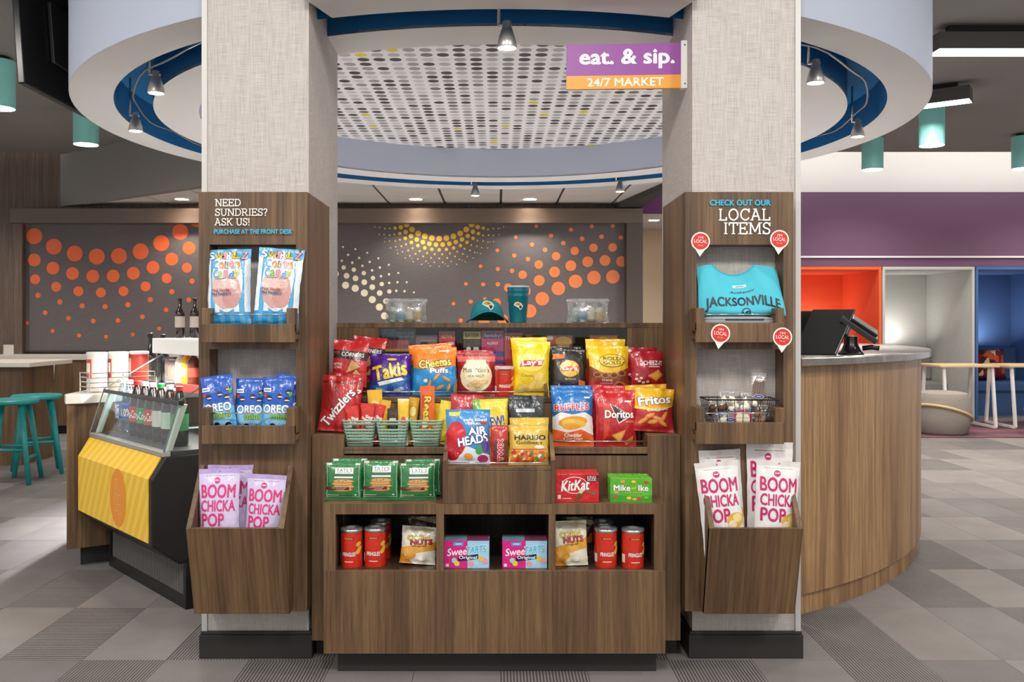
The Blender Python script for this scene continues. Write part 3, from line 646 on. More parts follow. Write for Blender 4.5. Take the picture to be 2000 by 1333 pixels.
# bottles
def bottle(name, lab, loc, H, rad, liquid, labc, capc, txt=None, tcol='ffffff', neck=.38, shape='soda', group=None, cat='bottle', tv=False, glassy=None):
    t = thing(name, lab, cat, loc, (0, 0, R(-30)), group)
    hs = H*(1-neck)
    prof = [(rad*.85, 0), (rad, H*.03), (rad, H*.28), (rad*.94, H*.36), (rad, H*.44), (rad, hs*.92), (rad*.88, hs+H*.06), (rad*.45, H*.88), (rad*.36, H*.92), (rad*.36, H*.94)]
    if shape == 'wine': prof = [(rad*.95, 0), (rad, H*.02), (rad, hs), (rad*.85, hs+H*.06), (rad*.4, hs+H*.15), (rad*.36, H*.95)]
    MB().lathe(prof, n=20).build('body', glassy or plain('drink_'+liquid, liquid, .12, 0, Coat_Weight=.5), t, smooth=40)
    MB().lathe([(rad*.42, 0), (rad*.43, H*.07), (rad*.36, H*.075), (0, H*.075)], n=16).build('cap', plain('cap_'+capc, capc, .4), t, loc=(0, 0, H*.925), smooth=40)
    if labc:
        z0, z1 = H*.26, H*.54
        lb = MB().lathe([(rad*1.01, z0), (rad*1.015, z0+.002), (rad*1.015, z1), (rad*1.01, z1)], n=24, cap=False).build('label_band', ink(labc), t, smooth=40)
        if txt:
            p = Print(); p.text(txt, 0, (z0+z1)/2, (z1-z0)*.9 if tv else rad*2.0, rad*.7 if tv else (z1-z0)*.5, tcol, .02, rot=90 if tv else 0)
            p.build('label_print', lambda a, b, l: Vector(((rad*1.03+.00004*l)*math.sin(a/rad), -(rad*1.03+.00004*l)*math.cos(a/rad), b)), lb, nx=8, box=(-rad*1.2, rad*1.2, 0, 1), gloss=False)
    return t
CLW = clear('water_bottle', 'dcecf4', .12, .05)
bl = [(-.90, 'bdd6e0', '2a62b0', 'e9ecef', 'smart', CLW, 'water bottle with blue label at the left end of the cooler', True), (-.81, 'bdd6e0', '2a62b0', 'e9ecef', '0% 0%', CLW, 'second water bottle with blue label in the cooler', False),
      (-.70, '1c0d09', 'd0392c', 'c52a22', 'Coca-Cola', None, 'dark cola bottle with red label and red cap', False), (-.60, '1c0d09', '2d9b57', 'dfe3e6', 'Coca-Cola', None, 'dark cola bottle with green label', False),
      (-.50, '1c0d09', 'cf3a30', 'e8eaec', 'Coca-Cola', None, 'dark cola bottle with red label and white cap', False), (-.40, '2a1710', 'ded8cf', '2b9a4f', None, None, 'dark soda bottle with green cap in the cooler', False),
      (-.29, '2a1710', 'c9d9c9', 'e8eaec', None, None, 'dark soda bottle with pale label near the right glass', False), (-.18, '233', '3f8f5c', 'c52a22', None, None, 'soda bottle with green label and red cap in the cooler', False)]
for x, lq, lc_, cc, tx, gm, lab, tv in bl:
    if lq == '233': lq = '16241c'
    bottle('soda_bottle', lab, cooler_pt(x, .045, .70), .272, .040, lq, lc_, cc, tx, group='bottles in the cooler', tv=tv, glassy=gm)
for x, lq, cc, lab in ((-.70, 'e9b021', '2c8f46', 'yellow juice bottle with green cap on the upper cooler shelf'), (-.62, '5a2417', '2b1a14', 'dark red juice bottle on the upper cooler shelf')):
    bottle('juice_bottle', lab, cooler_pt(x, .30, .94), .17, .032, lq, 'd8b06a' if lq[0] == 'e' else 'a8402c', cc, neck=.30, group='juices on the upper cooler shelf')
o = bottle('juice_bottle', 'pale juice bottle with green cap on the upper cooler shelf', cooler_pt(-.775, .30, .94), .17, .032, 'dfe4d2', 'b9c7a0', '2c8f46', neck=.30, group='juices on the upper cooler shelf')
fb = thing('food_box', 'clear plastic food box on the upper cooler shelf', 'food box', cooler_pt(-.89, .33, .94), (0, 0, RC))
MB().box(-.065, .065, -.05, .05, 0, .13).build('clear_box', PLAST, fb, bevel=.006)
MB().box(-.055, .055, -.04, .04, .006, .095).build('filling', plain('sandwich_filling', '7d6146', .7), fb, bevel=.012)
MB().box(-.067, .067, -.052, .052, .13, .138).build('lid', plain('dark_lid', '39414a', .4), fb, bevel=.002)
bottle('syrup_bottle', 'dark syrup bottle with black cap standing left on the cooler canopy', cooler_pt(-.94, .36, 1.181), .215, .026, '2a1512', 'b9aaa2', '191616', neck=.4, shape='wine', group='syrup bottles on the cooler')
bottle('syrup_bottle', 'dark syrup bottle with black cap standing right on the cooler canopy', cooler_pt(-.885, .42, 1.181), .215, .026, '2a1512', 'b9aaa2', '191616', neck=.4, shape='wine', group='syrup bottles on the cooler')
bottle('pump_bottle', 'tall black bottle on the serving counter behind the food box', (-2.02, 5.30, .893), .31, .036, '151415', None, '151415', neck=.45, shape='wine', group='black bottles on the serving counter')
bottle('pump_bottle', 'shorter black bottle on the serving counter behind the tall one', (-2.02, 5.50, .893), .30, .036, '151415', None, '151415', neck=.45, shape='wine', group='black bottles on the serving counter')
# wire basket of canisters
wb = thing('wire_basket', 'steel wire basket of canisters on the serving counter', 'basket', (-2.062, 4.765, .893), (0, 0, R(41.6)))
m = MB()
def rr(x0, x1, y0, y1, z): return [(x0, y0, z), (x1, y0, z), (x1, y1, z), (x0, y1, z)]
for z in (.004, .03, .055, .08, .105): m.tube(rr(-.07, .27, 0, .15, z), .0025, 6, closed=True)
m.build('wire_rings', CHROME, wb)
m = MB()
for x, y in ((-.07, 0), (.27, 0), (.27, .15), (-.07, .15), (.10, 0), (.10, .15)): m.tube([(x, y, 0), (x, y, .107)], .003, 6)
for k in range(6): m.tube([(-.07+.068*k, 0, .004), (-.07+.068*k, .15, .004)], .002, 5)
m.build('wire_uprights', CHROME, wb)
for k, (dx, c1_, c2_, lab) in enumerate(((-.008, 'e9ded6', 'c9563c', 'white and red canister at the left of the wire basket'), (.102, 'e3d6cc', 'b23a2e', 'white and red canister in the middle of the wire basket'), (.212, 'b0342b', 'd8c8b8', 'red canister at the right of the wire basket'))):
    loc = Vector((-2.062, 4.765, .90))+Matrix.Rotation(R(41.6), 3, 'Z') @ Vector((dx, .075, 0))
    c = thing('canister', lab, 'canister', loc, (0, 0, R(-25-10*k)), 'canisters in the wire basket')
    MB().lathe([(.049, 0), (.051, .003), (.051, .195)], n=24).build('tube', ink(c1_), c, smooth=40)
    MB().lathe([(.053, .192), (.0535, .205), (.047, .208), (0, .208)], n=24).build('lid', ink('e8e4df'), c, smooth=40)
    p = Print(); p.rect(-.03, .015, .07, .17, c2_).rect(-.022, .008, .10, .15, 'f1e8de').rect(-.06, -.035, .02, .18, 'cbb79f')
    p.build('label_print', lambda a, b, l: Vector(((.0516+.0001*l)*math.sin(a/.051), -(.0516+.0001*l)*math.cos(a/.051), b)), c, nx=14, box=(-.06, .06, 0, 1), gloss=False)
# ---------------------------------------------------------------- back counter, bar, stools
bc = thing('back_counter', 'pale stone worktop along the mural wall', 'worktop', (-2, 10.6, .84), world=True)
MB().box(-5.9, 1.54, 10.28, 10.9, .84, .89).build('worktop', STONE, bc, bevel=.004)
MB().box(-5.9, -5.675, 10.87, 10.89, .89, 1.0).build('upstand', STONE, bc)
for k, lab in enumerate(('walnut base cabinet under the back counter near the wall corner', 'walnut base cabinet under the back counter behind the wire basket', 'walnut base cabinet under the back counter behind the cooler')):
    x0 = -5.49+.9*k; cb = thing('base_cabinet', lab, 'cabinet', (x0+.45, 10.6, 0), group='back counter cabinets', world=True)
    MB().box(x0, x0+.9, 10.32, 10.9, .09, .84).build('body', W_DARK, cb); MB().box(x0, x0+.9, 10.38, 10.8, 0, .09).build('toe_kick', BLACK, cb)
    for a in (x0+.003, x0+.452):
        d_ = MB().box(a, a+.445, 10.30, 10.32, .095, .83).build('door', W_DARK, cb, bevel=.002)
        hx = x0+.41 if a < x0+.1 else x0+.49
        h_ = MB().tube([(hx, 10.298, .80), (hx, 10.27, .80), (hx, 10.27, .62), (hx, 10.298, .62)], .006, 8).build('handle', STEEL, d_, smooth=True)
        d_.matrix_parent_inverse = cb.matrix_basis.inverted(); h_.parent = d_
ba = thing('bar_counter', 'walnut bar with pale top at the left edge', 'bar counter', (-5, 8.3, 0), world=True)
MB().box(-6.6, -4.06, 7.9, 8.7, .875, .915).build('bar_top', STONE, ba, bevel=.004); MB().box(-6.5, -4.2, 8.05, 8.6, 0, .875).build('bar_front', W_DARK, ba)
def stool(lab, loc, rz):
    s = thing('bar_stool', lab, 'stool', loc, (0, 0, rz), 'teal stools at the bar')
    MB().lathe([(.0, 0), (.185, 0), (.20, .012), (.20, .028), (.19, .038), (0, .034)], n=32).build('seat', TEAL, s, loc=(0, 0, .62), smooth=40)
    for k in range(4):
        a = R(45+90*k); MB().tube([(.25*math.cos(a), .25*math.sin(a), 0), (.14*math.cos(a), .14*math.sin(a), .62)], .018, 10, r2=.024).build('leg', TEAL, s, smooth=True)
    for k in range(4):
        a, b = R(45+90*k), R(135+90*k); z = .20 if k % 2 else .27; r = .25-.11*z/.62
        MB().tube([(r*math.cos(a), r*math.sin(a), z), (r*math.cos(b), r*math.sin(b), z)], .012, 8).build('stretcher', TEAL, s, smooth=True)
    return s
stool('teal wooden bar stool at the left edge in front of the bar', (X(22, 7.2), 7.2, 0), R(12))
stool('teal wooden bar stool nearer the back cabinets', (X(72, 7.65), 7.65, 0), R(30))
# ---------------------------------------------------------------- lamps
LED = emit('lamp_white', 'fff6ea', 9.0)
def spot(px, ytip, d, lab, aim, power=15):
    x = X(px, d); z = Z(ytip, d)
    s = thing('track_spotlight', lab, 'spotlight', (x, d, z), (0, 0, 0), 'spotlights on the ring')
    MB().lathe([(.034, .004), (.038, .0), (.040, .004), (.036, .03), (.022, .075), (.019, .08), (.019, .105), (.014, .11), (0, .11)], n=24).build('lamp_head', plain('satin_nickel', 'bdbab6', .35, .7), s, smooth=40)
    MB().lathe([(0, .003), (.034, .003)], n=24).build('lens', LED, s)
    MB().tube([(-.035, 0, .092), (.02, 0, .092)], .008, 10).build('pivot', STEEL, s, smooth=True)
    MB().tube([(-.032, 0, .092), (-.032, 0, 2.655-z)], .006, 8).build('stem', STEEL, s, smooth=True)
    lamp('track_spot_beam', 'SPOT', (x, d, z-.012), power, aim, .03, (1, .93, .84), 75, .7)
spot(990, 95, 3.57, 'nickel spotlight hanging at the front of the ring', (0, 3.3, .7), 26)
spot(305, 183, 4.34, 'upper nickel spotlight on the left of the ring', (-1.6, 4.2, .3))
spot(265, 257, 5.17, 'lower nickel spotlight on the left of the ring', (-2.4, 4.9, .3))
spot(1593, 163, 4.117, 'upper nickel spotlight on the right of the ring', (1.8, 3.7, .4))
spot(1675, 268, 5.36, 'lower nickel spotlight on the right of the ring', (2.5, 4.8, .5))
spot(928, 383, 7.85, 'nickel spotlight at the back of the ring near the middle', (0, 9.5, .8))
spot(1211, 375, 7.70, 'nickel spotlight at the back of the ring beside the beam', (1, 9.5, .8))
def arc3(a0, a1, r, z, n=24): return [(RX+r*math.cos(R(a0+(a1-a0)*k/n)), RY+r*math.sin(R(a0+(a1-a0)*k/n)), z) for k in range(n+1)]
for a0, a1, lab in ((150, 232, 'curved steel light cable on the left of the ring'), (-52, 30, 'curved steel light cable on the right of the ring')):
    tag(MB().tube([(x, y, z+.012*math.sin(i*1.1)) for i, (x, y, z) in enumerate(arc3(a0, a1, 2.14, 2.50))], .006, 8).build('light_cable', STEEL, smooth=True), lab, 'cable', 'ring light cables')
TQ = plain('aqua_enamel', '92ddd5', .4)
def pend(px, ytop, ybot, d, lab):
    x = X(px, d); z1 = 3.3; z0 = Z(ybot, d); h = 3.27-z0
    t = thing('cylinder_pendant', lab, 'ceiling light', (x, d, z0), group='aqua cylinder lights')
    MB().lathe([(.108, 0), (.112, 0), (.112, h), (0, h)], n=36, cap=False).build('shade', TQ, t, smooth=40)
    MB().lathe([(0, .006), (.107, .006)], n=36).build('diffuser', LED, t)
    MB().lathe([(.07, h), (.07, 3.3-z0)], n=24).build('mount', CK, t, smooth=40)
    lamp('pendant_beam', 'SPOT', (x, d, z0-.02), 38, None, .1, (1, .95, .88), 110, .8)
pend(-1, 122, 212, 6.97, 'aqua cylinder light at the upper left edge'); pend(168, 212, 283, 8.5, 'aqua cylinder light peeking below the ring on the left')
pend(1820, 212, 285, 8.5, 'largest aqua cylinder light right of the ring'); pend(1704, 272, 332, 9.9, 'aqua cylinder light just below the ring on the right'); pend(1998, 270, 330, 9.8, 'aqua cylinder light at the right edge')
LEDB = emit('linear_led', 'fffaf2', 6.0); DKM = plain('dark_fixture', '4b4846', .5)
def linear(lab, c, L, rz, z0=3.12):
    t = thing('linear_light', lab, 'ceiling light', (c[0], c[1], z0), (0, 0, rz), 'linear ceiling lights')
    MB().box(-L/2, L/2, -.09, .09, .004, .12).build('housing', DKM, t, bevel=.003); MB().box(-L/2+.006, L/2-.006, -.084, .084, 0, .004).build('diffuser', LEDB, t)
    MB().box(-L/2+.1, L/2-.1, -.03, .03, .12, 3.3-z0).build('mount', CK, t)
    a = lamp('linear_beam', 'AREA', (c[0], c[1], z0-.02), 40, None, .3); a.data.shape = 'RECTANGLE'; a.data.size = L; a.data.size_y = .15; a.rotation_euler = (0, 0, rz)
linear('long linear ceiling light at the upper right corner', (X(1822, 6.25)+.9, 6.25), 1.8, 0)
linear('short linear ceiling light turned beside the ring', (X(1838, 7.7), 7.8), .55, R(-35), 3.13)
def downl(px, py, d, z, lab, power=30):
    x = X(px, d); t = thing('downlight', lab, 'ceiling light', (x, d, z), group='recessed downlights')
    MB().lathe([(.075, 0), (.10, 0), (.10, .004), (.075, .004)][::-1]+[(.075, .0)], n=28, cap=False).build('trim_ring', WHITE_PAINT, t, loc=(0, 0, -.004))
    MB().lathe([(0, 0), (.076, 0)], n=28).build('lens', LED, t, loc=(0, 0, -.003))
    lamp('downlight_beam', 'SPOT', (x, d, z-.03), power, None, .08, (1, .94, .86), 120, .7)
downl(812, 389, 10.55, 2.70, 'downlight above the yellow dots'); downl(1035, 389, 10.55, 2.70, 'downlight above the orange dots on the right'); downl(355, 389, 10.55, 2.70, 'downlight beside the candy panel at the left')
downl(1277, 440, 12.9, 2.72, 'downlight in the far hall past the column')
# hanging screen
tv = thing('hanging_screen', 'black hanging screen seen from behind at the upper left', 'screen', (-2.56, 5.5, 2.50), (0, R(-4), R(1)))
MB().box(-.02, .02, -.62, .60, .05, .80).build('screen_back', plain('screen_black', '141312', .25), tv, bevel=.006)
MB().box(.02, .045, -.3, .3, .25, .6).build('rear_housing', plain('screen_housing', '1b1a19', .4), tv, bevel=.006)
MB().box(-.015, .0, -.60, .58, .06, .79).build('bezel', CK, tv)
MB().tube([(0, 0, .6), (.045, 0, .82)], .02, 10).build('ceiling_pole', CK, tv)
# ---------------------------------------------------------------- booths, tables, poufs at the far right
def fabric(name, h, h2):
    t = NT(name); n = t.noise((1, 1, 1), sc=120, det=3); t.l(t.ramp(n, [(.3, h), (.7, h2)]), t.b.inputs['Base Color']); t.set(Roughness=.9); return t.m
def booth(lab, x0, x1, mat, mat2, bench):
    b = thing('booth_nook', lab, 'booth', ((x0+x1)/2, 11.71, 0), world=True)
    y0, y1, t = 11.70, 12.95, .035
    MB().box(x0, x0+t, y0, y1, 0, 1.98).build('side_panel', mat, b, bevel=.006); MB().box(x1-t, x1, y0, y1, 0, 1.98).build('side_panel', mat, b, bevel=.006)
    MB().box(x0, x1, y0-.002, y1, 1.945, 1.985).build('roof_panel', mat2, b, bevel=.006); MB().box(x0, x1, y1, y1+.03, 0, 1.98).build('rear_panel', mat2, b)
    MB().box(x0+t, x1-t, 12.35, y1, .0, .32).build('bench_base', bench, b); MB().box(x0+t, x1-t, 12.32, y1, .32, .46).build('seat_cushion', bench, b, bevel=.03)
    MB().box(x0+t, x1-t, 12.78, y1, .46, .92).build('back_cushion', bench, b, bevel=.03)
    q_ = lamp('booth_light', 'AREA', ((x0+x1)/2, 12.66, 1.0), 3.2, ((x0+x1)/2, 12.9, 2.0), .35)
bx = X(1722, 11.7)
orm = fabric('orange_felt', 'e4572c', 'ee6a3c'); grm = fabric('grey_felt', 'b4b4b0', 'c6c6c2'); blm = fabric('blue_felt', '3f5f92', '4a6ca2')
booth('orange felt booth behind the sales terminal', bx-1.2, bx, orm, orm, plain('bench_dark', '33343a', .8))
booth('pale grey felt booth between the orange and blue ones', bx+.012, bx+1.2, grm, grm, plain('bench_grey', '8e8c88', .8))
booth('blue felt booth at the right edge', bx+1.212, bx+2.4, blm, blm, plain('bench_blue', '3d5a86', .8))
rg = NT('plum_striped_rug'); br_ = rg.n('TexBrick'); br_.inputs['Scale'].default_value = 1.6; br_.inputs['Color1'].default_value = hexc('4b4143'); br_.inputs['Color2'].default_value = hexc('7d4a5a'); br_.inputs['Mortar'].default_value = hexc('575052'); br_.inputs['Mortar Size'].default_value = .01
tc_ = rg.n('TexCoord'); rg.l(tc_.outputs['Object'], br_.inputs[0]); rg.l(br_.outputs[0], rg.b.inputs['Base Color']); rg.set(Roughness=.95)
tag(MB().box(-2.4, 3.6, -.95, .75, 0, .008).build('rug', rg.m, loc=(6.5, 10.9, .0)), 'plum and charcoal striped rug in front of the booths', 'rug')
def table(lab, x0, x1):
    t = thing('cafe_table', lab, 'table', ((x0+x1)/2, 11.0, .008), group='white legged tables', world=True)
    MB().box(x0, x1, 10.72, 11.32, .735, .76).build('table_top', plain('maple_top', 'd9bd8c', .4), t, bevel=.004)
    WL = plain('white_steel', 'eceae6', .4)
    for x in (x0+.06, x1-.06):
        fr = MB(); w_ = .022
        P_ = [(10.78, .735), (10.70, .03), (11.34, .03), (11.26, .735)]
        for a, b in zip(P_, P_[1:]+P_[:1]): fr.tube([(x, a[0], a[1]), (x, b[0], b[1])], w_, 4)
        fr.build('sled_leg', WL, t)
table('white legged table right behind the desk end', X(1832, 11)-.1, X(1928, 11)); table('white legged table at the right edge', X(1946, 11), X(1946, 11)+.75)
pf = fabric('taupe_weave', '857d76', '9a928a')
def pouf(lab, x, y):
    t = thing('round_pouf', lab, 'pouf', (x, y, .008), group='taupe poufs')
    MB().lathe([(0, 0), (.25, 0), (.285, .03), (.315, .2), (.30, .40), (.27, .46), (.2, .475), (0, .475)], n=36).build('cushion_body', pf, t, smooth=40)
    pts = [(.322*math.cos(R(a)), .322*math.sin(R(a)), .22-.12*math.cos(R(a-40))) for a in range(0, 360, 12)]
    MB().tube(pts, .016, 6, closed=True).build('strap', plain('tan_strap', 'c8ac7c', .5), t, smooth=True)
pouf('taupe pouf with tan strap beside the desk end', X(1838, 10.34), 10.34); pouf('taupe pouf at the right edge of the view', X(2035, 10.6), 10.3)
cu = NT('triangle_patterned_cushion'); ck_ = cu.n('TexVoronoi', distance='MANHATTAN'); ck_.inputs['Scale'].default_value = 11; tc_ = cu.n('TexCoord'); cu.l(tc_.outputs['Object'], ck_.inputs[0])
sp = cu.n('SeparateColor'); cu.l(ck_.outputs['Color'], sp.inputs[0]); rr_ = cu.ramp(sp.outputs[0], [(0, '7a1420'), (.35, '7a1420'), (.36, 'd9b48c'), (.55, 'd9b48c'), (.56, '3a1018'), (.8, '3a1018'), (.81, 'b8542a')]); rr_.node.color_ramp.interpolation = 'CONSTANT'
cu.l(rr_, cu.b.inputs['Base Color']); cu.set(Roughness=.9)
m = MB(); N = 14
for sgn in (-1, 1):
    vs = []; 
    for i in range(N+1):
        for j in range(N+1):
            u, v = i/N*2-1, j/N*2-1; k = 1-.10*(1-abs(u)**2)*(abs(v)**4)-.10*(1-abs(v)**2)*(abs(u)**4)
            vs.append((u*.22*k, sgn*.085*((1-u**4)*(1-v**4))**.6, .22+v*.22*k))
    m.add(vs, [(i*(N+1)+j, (i+1)*(N+1)+j, (i+1)*(N+1)+j+1, i*(N+1)+j+1) for i in range(N) for j in range(N)])
tag(m.build('throw_cushion', cu.m, loc=(X(1943, 12.5), 12.60, .47), rot=(R(-12), 0, 0), smooth=True), 'red and cream triangle patterned cushion on the blue bench', 'cushion')
# ---------------------------------------------------------------- packaged snacks
def shape_fn(W, H, T, seal, seed, wr=1.0):
    r = random.Random(seed); ph = [r.uniform(0, 6.28) for _ in range(8)]; k1, k2 = r.uniform(5, 8), r.uniform(9, 13)
    def f(u, v):
        s = min(max((v-seal)/(1-2*seal), 0), 1); sv = math.sin(math.pi*s**.85)**.5 if 0 < s < 1 else 0
        t = T/2*sv*(max(1-abs(u)**3, 0))**.7
        wb = math.exp(-((v-seal)/.10)**2)+math.exp(-((v-1+seal)/.13)**2)
        q = wr*W*(.018*wb*(math.sin(u*k1+ph[0])+.6*math.sin(u*k2+ph[1]+v*3))+.007*math.sin(u*6+v*9+ph[2])*sv+.009*math.sin(v*16+u*4+ph[3])*abs(u)*sv)
        bend = .010*wr*math.sin(v*2.2+ph[4])*u*u*W/.15
        wd = 1-.055*math.sin(math.pi*v)+.007*math.sin(v*23+ph[5])+.005*math.sin(v*47+ph[6])
        return t, q, bend, wd
    return f
def bag(name, lab, cat, px0, px1, ytop, d, zf, base, design=None, T=.05, lean=8, yaw=0, roll=0, seed=0, group=None, mat=None, seal=.065, H=None, wr=1.0, dz=None, NU=20, NV=28):
    W = (px1-px0)*d/F; x = X((px0+px1)/2, d)
    H = H or (Z(ytop, d)-zf)/math.cos(R(lean)); f = shape_fn(W, H, T, seal, seed, wr)
    def pos(u, v, off):
        t, q, bend, wd = f(u, v); return Vector((u*W/2*wd, q+bend+off*(t+.0007), v*H))
    m = MB()
    for sg in (-1, 1):
        vs = [pos(i/NU*2-1, j/NV, sg) for i in range(NU+1) for j in range(NV+1)]
        m.add(vs, [(i*(NV+1)+j, (i+1)*(NV+1)+j, (i+1)*(NV+1)+j+1, i*(NV+1)+j+1) for i in range(NU) for j in range(NV)])
    rt = Euler((R(-lean), R(roll), R(yaw)))
    M = rt.to_matrix(); low = min((M @ Vector(p)).z for p in m.v)
    o = m.build(name, mat or film(base), loc=(x, d, zf-low+.0005), rot=rt, smooth=True); tag(o, lab, cat, group)
    if design:
        p = Print(); p.asp = H/W; design(p)
        def mp(a, b, l):
            u = max(-1, min(1, a*2)); v = max(0, min(1, b)); q = pos(u, v, -1); return q+Vector((0, -(.0010+.00005*l), 0))
        g = p.build('printed_front', mp, o, nx=NU, ny=NV); g.data.shade_smooth()
    return o
def behind(o, lab, dx=0, dy=.05, dz=0, yaw=None, roll=None):
    r = o.rotation_euler.copy()
    if yaw is not None: r.z += R(yaw)
    if roll is not None: r.y += R(roll)
    return copy_tree(o, o.location+Vector((dx, dy, dz)), r, lab)
def P_stripes(p, n, y0, y1, col):
    for k in range(n):
        if k % 2 == 0: p.rect(-.5+k/n, -.5+(k+1)/n, y0, y1, col)
# designs ---------------------------------------------------------
def d_candy(p):
    P_stripes(p, 9, 0.02, .88, 'e8f1f6'); p.ell(.0, .60, .36, .36, 'eef3f5'); p.poly([(-.30, .36), (-.1, .27), (.2, .30), (.33, .46), (.28, .62), (.1, .68), (-.2, .60), (-.34, .48)], 'd9aaa2'); p.ell(-.06, .56, .30, .15, 'e6c4bd'); p.ell(.1, .40, .2, .12, 'cf9c96')
    P_stripes(p, 9, .02, .24, '2f97d6')
    def word(wd, cols, y, tot, h, oc):
        ws = [.42 if ch in 'Itl' else (1.25 if ch in 'W' else 1) for ch in wd]; k_ = tot/sum(ws); x = -tot/2
        for n_, (ch, wi) in enumerate(zip(wd, ws)): p.text(ch, x+wi*k_/2, y-.008*(n_ % 2), wi*k_*.86, h*(.78 if ch in 'onady' and n_ else 1), cols[n_ % len(cols)], .03, out=oc, ow=.065); x += wi*k_
    word('SWIRLZ', ['f4f6fa', 'f2d31c', 'f29aa8', 'f4f6fa', 'f2d31c', 'f29aa8'], .925, .90, .085, '1b2a55')
    word('Cotton', ['2d9fe0', 'e8862c', '7a4a2a', '3f9a46', 'e27a92', 'e8862c'], .805, .62, .10, 'f6f6f6'); word('Candy', ['2d9fe0', '6fae3a', 'e27a92', '2f93cc', 'c8bf12'], .695, .62, .10, 'f6f6f6')
    p.text('Pink Vanilla', -.12, .50, .42, .032, '9c3d3d', .03).text('Blue Raspberry', -.10, .455, .46, .035, '27528a', .04)
def d_oreo(p):
    p.poly([(-.5, .0), (.5, .0), (.5, .42), (.2, .5), (-.2, .47), (-.5, .52)], '5fb0e2'); p.ell(0, .30, .42, .20, '8ccaf0')
    for x, y in ((-.25, .62), (.1, .66), (.32, .6), (.38, .74), (-.1, .12), (.25, .1)): p.ell(x, y, .095, .05, '231f24', 18); p.ell(x+.01, y-.012, .085, .012, 'e9e6e0', 14)
    p.ell(.42, .70, .05, .04, '3fae49', 12).rect(-.46, -.2, .73, .80, 'eef1f5').rect(-.44, -.34, .64, .70, 'd8382e').rect(-.43, -.23, .755, .772, '1d3f90')
    p.text('OREO', .0, .43, .84, .14, 'ffffff', .03, out='123a94', ow=.075).text('mini', .1, .295, .5, .10, '9fd03a', .03, out='12602e', ow=.07)
def d_boom(main, top, chip):
    def f(p):
        p.rect(-.5, .5, .955, 1.0, top); p.ell(0, .975, .02, .008, '8d86a0', 10)
        p.rect(-.32, .32, .931, .937, 'b98a6a' if chip else '55406a'); p.ell(-.05, .887, .075, .030, main, 18).rect(-.10, .0, .883, .893, 'f6e8f0')
        p.text('BOOM', .0, .785, .84, .125, main, .025).text('CHICKA', .0, .645, .84, .105, main, .025).text('POP', -.12, .51, .56, .12, main, .025)
        if chip: p.ell(.30, .46, .22, .07, 'e0b04a'); p.ell(.34, .48, .12, .04, 'f2d890'); p.ell(.20, .42, .10, .04, 'f4e2b4')
    return f
def d_corners(p):
    p.poly([(-.5, .60), (.5, .56), (.5, .74), (-.5, .78)], '2c2626'); p.text('CORNERS', .08, .68, .66, .085, 'f6f2ea', .02, rot=-2, asp=p.asp).text('POP', -.40, .71, .14, .06, 'd8352b', .02)
    p.poly([(-.08, .28), (.34, .42), (.06, .56)], 'e2b979').poly([(-.02, .12), (.42, .20), (.20, .36)], 'eacb94').poly([(-.42, .1), (.1, .06), (-.16, .24)], 'e8c68c').text('KETTLE', -.34, .46, .24, .05, 'f6f2ea', .02).text('CORN', -.34, .39, .22, .05, 'f6f2ea', .02)
def d_twizz(p):
    p.ell(-.22, .6, .26, .26, 'a11a1e'); p.rect(-.5, .5, .86, .9, '8a1418')
    p.text('Twizzlers', .02, .43, 1.22, .17, 'f4f0ee', .03, out='2a1516', ow=.07, rot=54, asp=p.asp); p.ell(.2, .13, .22, .06, 'b8262a')
def d_takis(p):
    p.poly([(-.5, 0), (.5, 0), (.5, .48), (.1, .40), (-.5, .34)], '1f3f8e'); p.poly([(-.42, .2), (-.1, .3), (.44, .42), (.3, .22), (.46, .08), (-.1, .05)], '2f74b8')
    p.poly([(-.3, .3), (.3, .42), (.36, .36), (-.24, .22)], 'eef2f6'); p.ell(.2, .12, .16, .05, 'c9d6e4', 12, 20).ell(-.2, .12, .14, .05, '8fb4dc', 12, -20)
    p.ell(.04, .86, .12, .03, 'e2b83a', 14); p.text('Takis', .0, .58, .82, .34, 'f2cf2a', .035, out='3a1668', ow=.085, rot=12, asp=p.asp)
def d_cheetos(p):
    p.poly([(-.5, 0), (.5, 0), (.5, .60), (.25, .56), (0, .52), (-.3, .54), (-.5, .58)], '1f8fd0'); p.rect(.1, .26, .90, .94, 'f0f0f0')
    p.text('Cheetos', .02, .665, .74, .17, 'f4d43a', .03, out='1d1a18', ow=.10, rot=6, asp=p.asp).text('Puffs', .12, .505, .42, .10, 'ffffff', .03, out='14507e', ow=.07)
    for x, y, a in ((.06, .38, 40), (.28, .33, -30), (.12, .16, 20), (.32, .14, 60), (-.12, .22, 70), (-.25, .12, 10)): p.ell(x, y, .12, .035, 'c98a3c', 14, a).ell(x+.01, y+.012, .09, .018, 'e0a854', 12, a)
    p.ell(-.2, .3, .05, .04, 'e8e8e8', 10)
def d_vick(p):
    p.poly([(-.5, .80), (.5, .80), (.5, .93), (-.5, .93)], 'd66a66'); p.ell(0, .46, .43, .38, 'f0e4bb', 26); p.rect(-.26, .26, .74, .84, 'f0e4bb')
    p.text("Miss Vickie's", 0, .60, .70, .12, '4a3a2c', .008).text('SEA SALT', 0, .45, .44, .055, '6d5a44', .0)
    for x, y in ((-.12, .25), (.08, .22), (.2, .30), (-.02, .30)): p.ell(x, y, .13, .055, 'd9b878', 16, 12).ell(x, y+.01, .1, .03, 'e8cf96', 14, 12)
